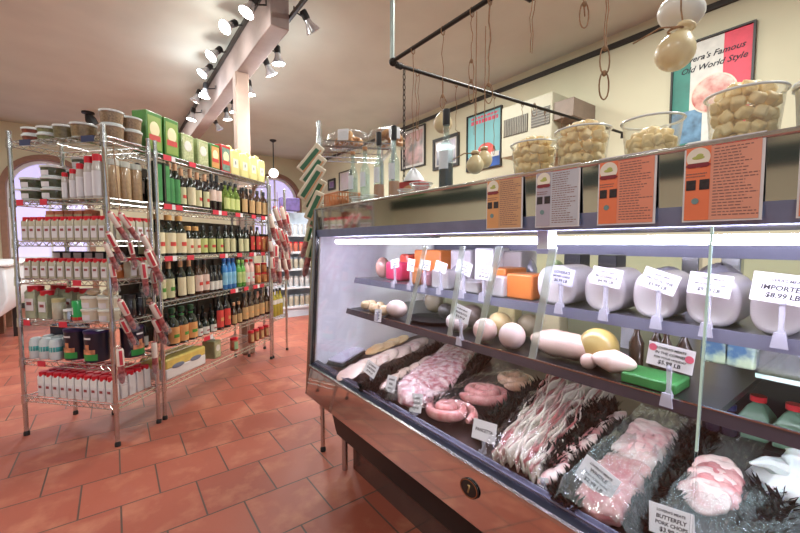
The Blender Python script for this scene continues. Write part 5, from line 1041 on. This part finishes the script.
# rear rows: dark bottles one sees between the front ones
for k, st, n in ((4, 'pinklab', 14), (3, 'cr3', 15), (2, 'small', 15), (1, 'small', 14)):
    for i in range(n):
        if k == 2 and i > 11: continue
        putS('B' + st, ST[st][0], 'dark bottle in the rear row of the %s, %s from the left' % (SH[k][0], ORD[i]), 'bottle', .42 + i * (1.29 / (n - 1)), .20, ZB[k], 'rear row bottles on the ' + SH[k][0])
crt = lambda: (lambda r: (obj('carton_body', B(-.10, -.045, 0, .10, .045, .27), M('shade_carton', (.05, .035, .025), .6, var=.3), r, bevel=.003), obj('tape', B(-.10, -.0462, .12, .10, -.0451, .15), M('carton_tape', (.09, .06, .04), .4), r), r)[2])(thing('shade_carton'))  # dark cartons added to imitate the shade behind the bottles
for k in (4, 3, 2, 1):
    for i in range(6): putS('crt', crt, 'added dark shade carton behind the bottles on the %s, %s from the left' % (SH[k][0], ORD[i]), 'carton', .49 + i * .225, .33, ZB[k], 'added shade cartons behind the bottles')
for i in range(2): putS('Brjar', ST['rjar'][0], 'orange jar with red lid, stacked as upper one %s on the third bottle shelf' % ('at left', 'at right')[i], 'jar', oB((257.5, 264)[i], .93, .05), .052, ZB[2] + .1015, 'stacked orange jars')
wb = thing('white_box', 'white box behind the stacked orange jars', 'box', W(1.62, .16, ZB[2] + .001), FB); obj('carton', B(-.08, -.03, 0, .08, .04, .26), white, wb); obj('print', B(-.03, -.0312, .12, .03, -.0301, .2), black, wb)
# bottom shelf
z = ZB[0]
pk = thing('bulk_pack', 'long yellow and white shrink wrapped pack on the bottom shelf', 'pack', W((oB(166, .3, .03) + oB(206, .3, .03)) / 2, .03, z + .001), FB); wl = oB(206, .3, .03) - oB(166, .3, .03)
obj('pack_body', B(-wl / 2, 0, 0, wl / 2, .22, .085), M('pack_white', (.74, .72, .70), .35, var=.05, coat=.4), pk, bevel=.012, seg=3); obj('pack_top', B(-wl / 2 + .001, -.001, .075, wl / 2 - .001, .221, .150), M('pack_yellow', (.72, .56, .14), .35, var=.15, coat=.4), pk, bevel=.014, seg=3)
for i in range(2): o = obj('print', MB().ell((0, 0, 0), .06, .002, .018, 16, 8), M('pack_slate', (.16, .20, .28), .4), pk); o.location = (-wl * .22 + i * wl * .44, -.002, .085)
def fancytin(w, h, d, body, panel, emb, lid=None):
    def mk():
        r = thing('oil_tin'); obj('tin', B(-w / 2, 0, 0, w / 2, d, h), body, r, bevel=.006); f = obj('front_panel', B(-w * .40, -.0015, h * .08, w * .40, -.0002, h * .90), panel, r)
        o = obj('front_emblem', MB().ell((0, 0, 0), w * .30, .001, h * .19, 18, 10), cream if emb is not None else lw, f); o.location = (0, -.002, h * .58)
        if emb: obj('ribbon', B(-w * .34, -.0028, h * .30, w * .34, -.0016, h * .44), emb, f)
        obj('spout', MB().lathe([(.014, h), (.014, h + .012), (.01, h + .014)], 12, (w * .25, d * .5, 0)), lid or white, r); return r
    return mk
tgn = M('tin_mid_green', (.055, .19, .025), .35, coat=.4); tg2 = M('tin_light_green', (.24, .34, .07), .4, var=.12); tsv = M('tin_sage', (.36, .42, .20), .35, coat=.4, var=.25, scale=40); tsv2 = M('tin_pale_sage', (.46, .48, .26), .4, var=.35, scale=60)
putS('tin0', fancytin(.085, .15, .12, M('tin_khaki', (.30, .30, .16), .35, var=.2, coat=.4), M('tin_khaki2', (.42, .42, .24), .4, var=.3, scale=50), None), 'khaki green oil tin on the bottom shelf beside the yellow pack', 'tin', oB(217, .3, .05), .04, z, None)
putS('cj', ST['capjar'][0], 'red-lidded jar alone on the bottom shelf', 'jar', oB(234.5, .3, .05), .055, z, None)
for i, px in enumerate((251, 256, 261, 266)): putS('cj2', jar('sauce_jar', .058, .12, M('dark_red_sauce', (.30, .07, .03), .3, coat=.6, var=.3), bred, M('label_cream_red', (.55, .35, .16), .5, var=.3), .028, 14), 'sauce jar with red lid, %s from left at the bottom shelf right end' % ORD[i], 'jar', oB(px, .3, .05), .05, z, 'red-lidded sauce jars on the bottom shelf')
# top of the long unit
z = ZB[5]
def topat(key, mk, lab, cat, xl, grp): putS(key, mk, lab, cat, xl, .03, z, grp)
topat('tinL', fancytin(.135, .27, .11, tgn, tg2, emr), 'large green olive oil tin, left one of two on top', 'tin', .395, 'large green tins'); topat('tinL', None, 'large green olive oil tin, right one of two on top', 'tin', .545, 'large green tins')
topat('tinS', fancytin(.125, .205, .11, tsv, tsv2, None), 'sage green patterned oil tin, left one of two on top', 'tin', .70, 'sage tins'); topat('tinS', None, 'sage green patterned oil tin, right one of two on top', 'tin', .865, 'sage tins')
topat('tinO', fancytin(.115, .21, .11, tgn, M('tin_orange', (.62, .30, .10), .4, var=.2), emr), 'green tin with orange front panel on top of the long unit', 'tin', 1.01, None)
topat('tinR', fancytin(.13, .235, .11, M('tin_red', (.50, .03, .03), .35, coat=.4), M('tin_teal', (.16, .26, .20), .4, var=.4, scale=30), emr), 'red oil tin with a teal panel left of the yellow jugs', 'tin', 1.15, None)
ylj = M('yellow_jug', (.68, .60, .25), .35, var=.04, coat=.2, sss=.1)
def yjug():
    r = thing('yellow_jug'); w, d, h = .13, .15, .255
    obj('body', MB().prism([(-w / 2, 0), (w / 2, 0), (w / 2, h * .78), (w * .38, h * .90), (-w * .30, h * .90), (-w / 2, h * .80)], 0, d), ylj, r, bevel=.014, seg=3)
    obj('handle', MB().tube([(w * .30, d * .5, h * .86), (w * .30, d * .5, h * 1.0), (w * .05, d * .5, h * 1.04), (-w * .22, d * .5, h * .98), (-w * .30, d * .5, h * .86)], .013, 10), ylj, r)
    obj('cap', MB().lathe([(.02, h * .88), (.02, h * .99), (.016, h)], 14, (-w * .28, d * .24, 0)), M('jug_cap', (.70, .62, .24), .4), r)
    l = obj('label', B(-.035, -.0012, h * .28, .035, -.0002, h * .58), M('jug_label', (.66, .66, .56), .5), r); obj('label_mark', MB().ell((0, 0, 0), .007, .0006, .018, 10, 6), M('mark_slate', (.10, .10, .16), .5), l).location = (.0, -.0016, h * .45); return r
for i, xl in enumerate((1.285, 1.43, 1.575, 1.72)): topat('yj', yjug, 'pale yellow plastic jug, %s from the left on top of the long unit' % ORD[i], 'jug', xl, 'yellow jugs on top')
# narrow unit beyond: bottles
lbl = bottle('oil_bottle', .032, .30, M('olive_oil', (.42, .36, .05), .15, coat=.6), black, lw, (.45, .60), (.9, 1.), .012, .60)
for i, xl in enumerate((1.86, 1.93, 2.0, 2.07)): putS('olv_b', lbl, 'golden olive oil bottle, %s from the left low on the narrow unit' % ORD[i], 'bottle', xl, .05, .42, 'golden oil bottles')
for i, xl in enumerate((1.86, 1.94, 2.02)): putS('Bredjar', ST['redjar'][0], 'orange red jar, %s from the left on the narrow unit' % ORD[i], 'jar', xl, .05, .80, 'jars on the narrow unit')
# ================================================================== HANGING SALAMI
cas = two('salami_casing', (.16, .018, .022), (.44, .13, .13), 60, .35, .35, .65, coat=.4, bump=.2); slb = M('sleeve_cream', (.74, .66, .58), .45, var=.05, coat=.2); sred = M('sleeve_red', (.55, .05, .07), .45, var=.15); sgr = M('sleeve_green', (.03, .13, .06), .45); film_c = clear('salami_film', (.95, .92, .92), 1., .12, film=.10, bump=.8, scale=50)
def salami(lab_mat=slb, stripe=sred, L=.235, R0=.0175):
    def mk():
        r = thing('salami'); obj('casing', MB().lathe([(.003, -L), (R0 * .7, -L + .012), (R0, -L + .035), (R0, -.03), (R0 * .7, -.01), (.004, 0)], 12), cas, r)
        s = obj('label_sleeve', MB().lathe([(R0 * 1.12, -L * .50), (R0 * 1.14, -L * .48), (R0 * 1.14, -.025), (R0 * .9, -.010)], 12, cap=False, sy=.9), lab_mat, r)
        obj('label_stripe', MB().lathe([(R0 * 1.17, -L * .47), (R0 * 1.17, -.02)], 7, a0=-112, a1=-62, sy=.92), stripe, s)
        obj('film', MB().lathe([(R0 * 1.5, -L * 1.02), (R0 * 1.25, -L * .7)], 8, sx=1.15, cap=False), film_c, r)
        obj('string', MB().tube([(0, 0, -.002), (.002, 0, .03)], .0015, 5), twine, r); return r
    return mk
def hang(p0, p1, place_fn, key, mk, label, group, L=.235, roll=0):
    """hang a salami so that its top is at photo point p0 and it points to p1 (both on the given vertical plane)"""
    a = place_fn(*p0); b = place_fn(*p1); d = (a - b).normalized(); s = max(.75, min(1.35, (a - b).length / L))
    q = Vector((0, 0, 1)).rotation_difference(d)
    o = put(key, mk, label, 'salami', a, group=group); o.rotation_euler = (q @ Euler((0, 0, RK + roll)).to_quaternion()).to_euler(); o.scale = (s, s, s); return o
def planeS(off):
    n = Vector((-sa, ca, 0)); P0 = W(0, -off)
    def f(x, y): q = ray(x, y); O = Vector((0, 0, H)); t = (P0 - O).dot(n) / q.dot(n); return O + q * t
    return f
near = [((108.5, 211), (128, 241), .05), ((119, 212), (139, 241), .06), ((107, 231), (123, 261), .075), ((104.5, 242), (118, 270), .055), ((111, 262), (116, 288), .03), ((129, 240), (135, 263), .03), ((141.5, 234), (158, 266), .06), ((146, 249), (162, 282), .08), ((142.6, 261), (147, 296), .05), ((152, 270), (157, 295), .03), ((118.7, 299), (135, 329), .07), ((121, 318), (135, 345), .045), ((119.5, 347), (122.5, 384), .05), ((150.6, 302), (167, 332), .07), ((153, 318), (166, 344), .045), ((154, 341), (155.5, 374), .05)]
for i, (a, b, off) in enumerate(near):
    side = 'left' if a[0] < 140 and i not in (6, 7, 8, 9) else 'right'
    n_ = [k for k, q in enumerate(near[:i + 1]) if (q[0][0] < 140) == (a[0] < 140)]
    hang(a, b, planeS(off), 'salami', salami(), 'wrapped salami, %s from the top in the %s bunch on the end unit' % (ORD[len(n_) - 1], side), 'salami bunches on the end unit', roll=R.uniform(-1, 1))
f = planeS(.03)
for i, (a, b, lab) in enumerate((((103.5, 147), (110, 213), 'left string holding the left salami bunch'), ((113, 143), (120, 213), 'right string holding the left salami bunch'), ((147, 205), (150, 250), 'string holding the right salami bunch'))):
    P, Q = f(*a), f(*b); o = obj('bunch_string', MB().tube([(0, 0, 0), (Q - P) * .5 + Vector((0, 0, -.004)), Q - P], .003, 6), twine); o.location = P; tag(o, lab, 'string', 'strings of the salami bunches')
far_ = [((274, 206), (283, 232)), ((281, 206), (287, 231)), ((270, 214), (275, 240)), ((286, 212), (290, 236)), ((273, 226), (281, 252)), ((279, 228), (287, 252)), ((284, 232), (290, 254)), ((270, 240), (273, 262)), ((276, 244), (276, 270)), ((281, 246), (284, 270)), ((286, 248), (290, 270)), ((272, 256), (274, 280)), ((278, 258), (280, 284)), ((284, 258), (288, 280))]
for i, (a, b) in enumerate(far_):
    o = put('salami', None, 'wrapped salami, %s from the top of the bunch on the far narrow unit' % ORD[i], 'salami', (0, 0, 0), group='salami bunch on the far unit'); g = planeS(.04 + .03 * (i % 3)); A_, B_ = g(*a), g(*b); d = (A_ - B_).normalized(); s = (A_ - B_).length / .235
    o.location = A_; o.rotation_euler = (Vector((0, 0, 1)).rotation_difference(d) @ Euler((0, 0, RK + R.uniform(-1, 1))).to_quaternion()).to_euler(); o.scale = (s * 1.15, s * 1.15, s)
P, Q = planeS(.04)(277, 192), planeS(.04)(278, 215); o = obj('bunch_string', MB().tube([(0, 0, 0), Q - P], .003, 6), twine); o.location = P; tag(o, 'string holding the salami bunch of the far narrow unit', 'string')
# long flat packs hung on the post behind the case, with two salami below
flat = lambda: (lambda r: (obj('wafer_body', B(-.03, -.009, -.21, .03, .009, 0), M('wafer_cream', (.66, .58, .44), .4, var=.1, coat=.4), r, bevel=.008, seg=3), obj('stripe', B(-.012, -.0105, -.195, .012, -.0091, -.03), sgr, r), obj('edge_stripe', B(.014, -.0105, -.2, .022, -.0091, -.02), M('wafer_orange', (.60, .30, .14), .5), r), r)[3])(thing('flat_pack'))
n2 = Vector((math.sin(TH), math.cos(TH), 0)); P2 = Vector((.915, 2.06, 0))
def planeC(off):
    def f(x, y): q = ray(x, y); O = Vector((0, 0, H)); t = (P2 - O).dot(n2) / q.dot(n2) - off; return O + q * t
    return f
for i, (a, b) in enumerate((((321, 146), (303, 168)), ((323, 157), (306, 180)), ((322, 167), (304, 195)), ((323, 180), (309, 206)), ((321, 192), (310, 216)), ((320, 203), (312, 226)))):
    g = planeC(.02 + .022 * ((i * 2) % 5)); A_, B_ = g(*a), g(*b); d = (A_ - B_).normalized(); o = put('flat', flat, 'cream pack with green stripe, %s from the top by the case end' % ORD[i], 'pack', A_, group='green striped packs by the case end')
    o.rotation_euler = (Vector((0, 0, 1)).rotation_difference(d) @ Euler((0, 0, -TH)).to_quaternion()).to_euler(); s = (A_ - B_).length / .21; o.scale = (1, 1, s * 1.15)
for i, (a, b) in enumerate((((311, 225), (302, 258)), ((313, 238), (304, 277)))):
    g = planeC(.03 + .03 * i); A_, B_ = g(*a), g(*b); d = (A_ - B_).normalized(); o = put('salami_g', salami(M('sleeve_olive', (.42, .42, .26), .45, var=.1), sgr), 'green sleeved salami hanging low by the case end, %s one' % ('upper', 'lower')[i], 'salami', A_, group='green sleeved salami by the case end')
    o.rotation_euler = (Vector((0, 0, 1)).rotation_difference(d)).to_euler(); s = (A_ - B_).length / .235; o.scale = (s, s, s)
# bags of pretzel rolls on the tall rack
cr = two('golden_crust', (.46, .20, .06), (.66, .38, .16), 24, .5, .3, .7, bump=.3)
for bi, (c, rz, n, lab) in enumerate((((1.39, 1.97, 1.803), -.3, 5, 'clear bag of golden rolls with white label, right one on the tall rack'), ((1.205, 2.17, 1.803), -.9, 4, 'clear bag of golden rolls leaning left on the tall rack'))):
    t = thing('bread_bag', lab, 'bread bag', c, rz, 'bread bags on the tall rack'); mb = MB()
    obj('film', MB().lathe([(.0001, 0), (.10, .006), (.125, .05), (.11, .095), (.05, .118), (.0001, .122)], 22, sx=1.15, sy=.7), clear('bag_film', (.93, .93, .93), 1., .12, film=.02, bump=.8, scale=30), t)
    l = obj('label', B(-.035, -.086, .03, .035, -.084, .10), paper, t); l.rotation_euler = (-.12, 0, 0)
    for k in range(n):
        a = 2 * PI * k / n; rr = .048
        o = obj('bread_ring', MB().tube([(0.034 * math.cos(q * PI / 8), .034 * math.sin(q * PI / 8), 0) for q in range(16)], .016, 8, closed=True), cr); off = Matrix.Rotation(rz, 4, 'Z') @ Vector((rr * 1.05 * math.cos(a), rr * .55 * math.sin(a), .050 + .022 * (k % 2))); o.location = Vector(c) + off; o.rotation_euler = (R.uniform(.3, 1.1), R.uniform(-.5, .5), a)
        tag(o, 'golden bread ring inside the %s bag on the tall rack' % ('right', 'left leaning')[bi], 'bread ring', 'bread rings in the %s bag' % ('right', 'left')[bi])

# ================================================================== DISTANT GROCERY SHELVES AND LEFT BACKGROUND
gd = thing('grocery_shelf', 'white grocery shelf far behind the salami, stocked with small jars', 'shelf unit', (2.05, 6.1, 0), 0); shm = M('pale_blue_shelf', (.55, .60, .68), .4, var=.05)
GL = 1.5
obj('back_panel', B(.0, .42, .1, GL, .45, 1.75), shm, gd); obj('end_upright', B(0, 0, 0, .03, .45, 1.75), shm, gd); obj('base', B(.03, .02, 0, GL, .42, .16), shm, gd)
GZ = [.18, .50, .80, 1.08, 1.36]
for z in GZ: s = obj('shelf', B(.03, 0, z - .03, GL, .42, z), shm, gd); obj('price_strip', B(.03, -.006, z - .034, GL, 0, z), M('strip_white', (.72, .74, .78), .4), s)
gj = [jar('grocery_jar', .075, .17, M('grocery_white', (.60, .58, .58), .4, var=.15), M('grocery_lid', (.50, .50, .52), .4), None, .02, 12), jar('grocery_jar', .075, .16, M('grocery_red', (.60, .16, .10), .4, var=.3), bred, None, .02, 12), jar('grocery_jar', .075, .18, M('grocery_tan', (.50, .44, .34), .4, var=.2), M('grocery_lid2', (.30, .36, .42), .4), None, .02, 12)]
for k, z in enumerate(GZ):
    for i in range(9):
        kk = (1 if k == 3 else (0 if k in (1, 4) else 2)); put('gj%d' % kk, gj[kk], 'small jar on the far white grocery shelf, %s from the left on the %s shelf' % (ORD[i], ORD[k]), 'jar', (2.05 + .09 + i * .095, 6.1 + .07, z + .0008), 0, 'jars on the far grocery shelf')
t = thing('purple_pack', 'dark purple pack on top of the far grocery shelf', 'pack', (2.38, 6.3, 1.751)); obj('pack', B(-.16, -.08, 0, .16, .08, .22), M('purple_pack', (.12, .08, .22), .4, var=.3), t, bevel=.02)
gs2 = thing('grocery_shelf', 'second white grocery shelf behind the deli case end, stocked with bags', 'shelf unit', (2.55, 4.9, 0), 0)
obj('back_panel', B(0, .3, 0, .9, .33, 1.45), shm, gs2)
for z in (.1, .45, .78, 1.08, 1.38): obj('shelf', B(0, 0, z - .03, .9, .3, z), shm, gs2)
for k, z in enumerate((.1, .45, .78, 1.08)):
    for i in range(5): put('gb', lambda: (lambda r: (obj('bag_body', B(-.065, -.04, 0, .065, .04, .19), M('bag_pale', (.58, .56, .58), .4, var=.25, scale=18), r, bevel=.02, seg=3), obj('bag_print', B(-.04, -.0415, .04, .04, -.0401, .12), M('bag_print', (.50, .22, .16), .5, var=.3), r), r)[2])(thing('goods_bag')), 'pale goods bag, %s from the left on the %s shelf behind the case end' % (ORD[i], ORD[k]), 'bag', (2.55 + .1 + i * .16, 5.0, z + .001), 0, 'goods bags on the second grocery shelf')
# left background: white case end, brown bench, red basket
dc = thing('counter_case', 'white tapered counter case end at the left picture edge', 'counter', (-1.75, 5.6, 0)); obj('case_body', MB().prism([(0, .62), (.10, .45), (.45, .38), (.78, .45), (.86, .64), (.84, .98), (.02, .98)], -.02, 1.6), M('case_white', (.62, .66, .70), .35, var=.04), dc, bevel=.02, seg=3)
obj('case_top', B(-.02, -.04, .98, .88, 1.62, 1.01), M('case_top', (.70, .72, .74), .25), dc, bevel=.006)
for x in (.15, .70): obj('leg', B(x - .04, .05, 0, x + .04, .13, .44), dark, dc); obj('leg', B(x - .04, 1.4, 0, x + .04, 1.48, .44), dark, dc)
tbm = M('walnut_wood', (.16, .07, .04), .5, var=.25)
tbl = thing('wood_table', 'brown wooden table with baskets behind the end shelf unit', 'table', (-1.3, 7.3, 0)); obj('table_top', B(0, 0, .72, 1.1, .6, .76), tbm, tbl, bevel=.005)
for x in (.04, 1.06):
    for y in (.04, .56): obj('leg', B(x - .03, y - .03, 0, x + .03, y + .03, .72), tbm, tbl)
for i, (x, mt, nm) in enumerate(((-1.1, M('basket_red', (.45, .06, .05), .5, var=.2), 'red'), (-.75, tbm, 'brown'), (-.4, M('basket_tan', (.40, .24, .12), .6, var=.2), 'tan'))):
    b = thing('basket', '%s basket on the brown table at the left' % nm, 'basket', (x, 7.55, .761)); obj('basket_body', MB().lathe([(.10, 0), (.14, .16), (.145, .17), (.135, .17), (.098, .01)], 18), mt, b); obj('rim', MB().tube([(.143 * math.cos(a * PI / 9), .143 * math.sin(a * PI / 9), .17) for a in range(18)], .009, 6, closed=True), mt, b)

# ================================================================== LIGHT, WORLD, CAMERA
def lamp(name, kind, loc, energy, col, rot=(0, 0, 0), **k):
    l = bpy.data.lights.new(name, kind); l.energy = energy; l.color = col
    for a, b in k.items(): setattr(l, a, b)
    o = bpy.data.objects.new(name, l); C.objects.link(o); o.location = loc; o.rotation_euler = rot; return o
for i, (x, y, z, s, k) in enumerate(LP):
    col = (1., .985, .94) if k == 'w' else (.86, .93, 1.)
    lamp('track_lamp', 'SPOT', (x, y, z), 75, col, (rad(18), rad(22) * (-1 if s > 0 else 1), 0), spot_size=rad(125), spot_blend=.8, shadow_soft_size=.05)
    lamp('track_spill', 'POINT', (x, y, z - .05), 4, col, shadow_soft_size=.06)
# unseen fill lamps added under the ceiling to brighten the whole shop
for x, y, e in ((-1.8, 1.2, 38), (-1.8, 3.6, 36), (-3.4, 5.6, 60), (2.6, 1.4, 75), (2.6, 3.6, 65), (-1.4, -1.2, 42), (.1, 7.3, 60), (2.6, 6.6, 60), (2.2, -.8, 70)):
    lamp('fill_lamp', 'AREA', (x, y, CE - .03), e, (.96, 1., .97), (0, 0, 0), shape='DISK', size=.7)
w = bpy.data.worlds.new('World'); SC.world = w; w.use_nodes = True
bg = w.node_tree.nodes['Background']; bg.inputs[0].default_value = (.80, .82, .95, 1); bg.inputs[1].default_value = .5
cam = bpy.data.cameras.new('camera'); co_ = bpy.data.objects.new('camera', cam); C.objects.link(co_)
cam.lens = F / 800 * 36; cam.sensor_width = 36; cam.clip_start = .02
co_.matrix_world = Matrix.Translation((0, 0, H)) @ Matrix((rt, up, -fw)).transposed().to_4x4()
SC.camera = co_
SC.view_settings.view_transform = 'Standard'; SC.view_settings.look = 'None'; SC.view_settings.gamma = 1; SC.view_settings.exposure = 0.1; SC.view_settings.use_curve_mapping = False
SC.cycles.use_denoising = True; SC.cycles.max_bounces = 10; SC.cycles.transparent_max_bounces = 24; SC.cycles.caustics_reflective = False; SC.cycles.caustics_refractive = False; SC.cycles.sample_clamp_indirect = 4
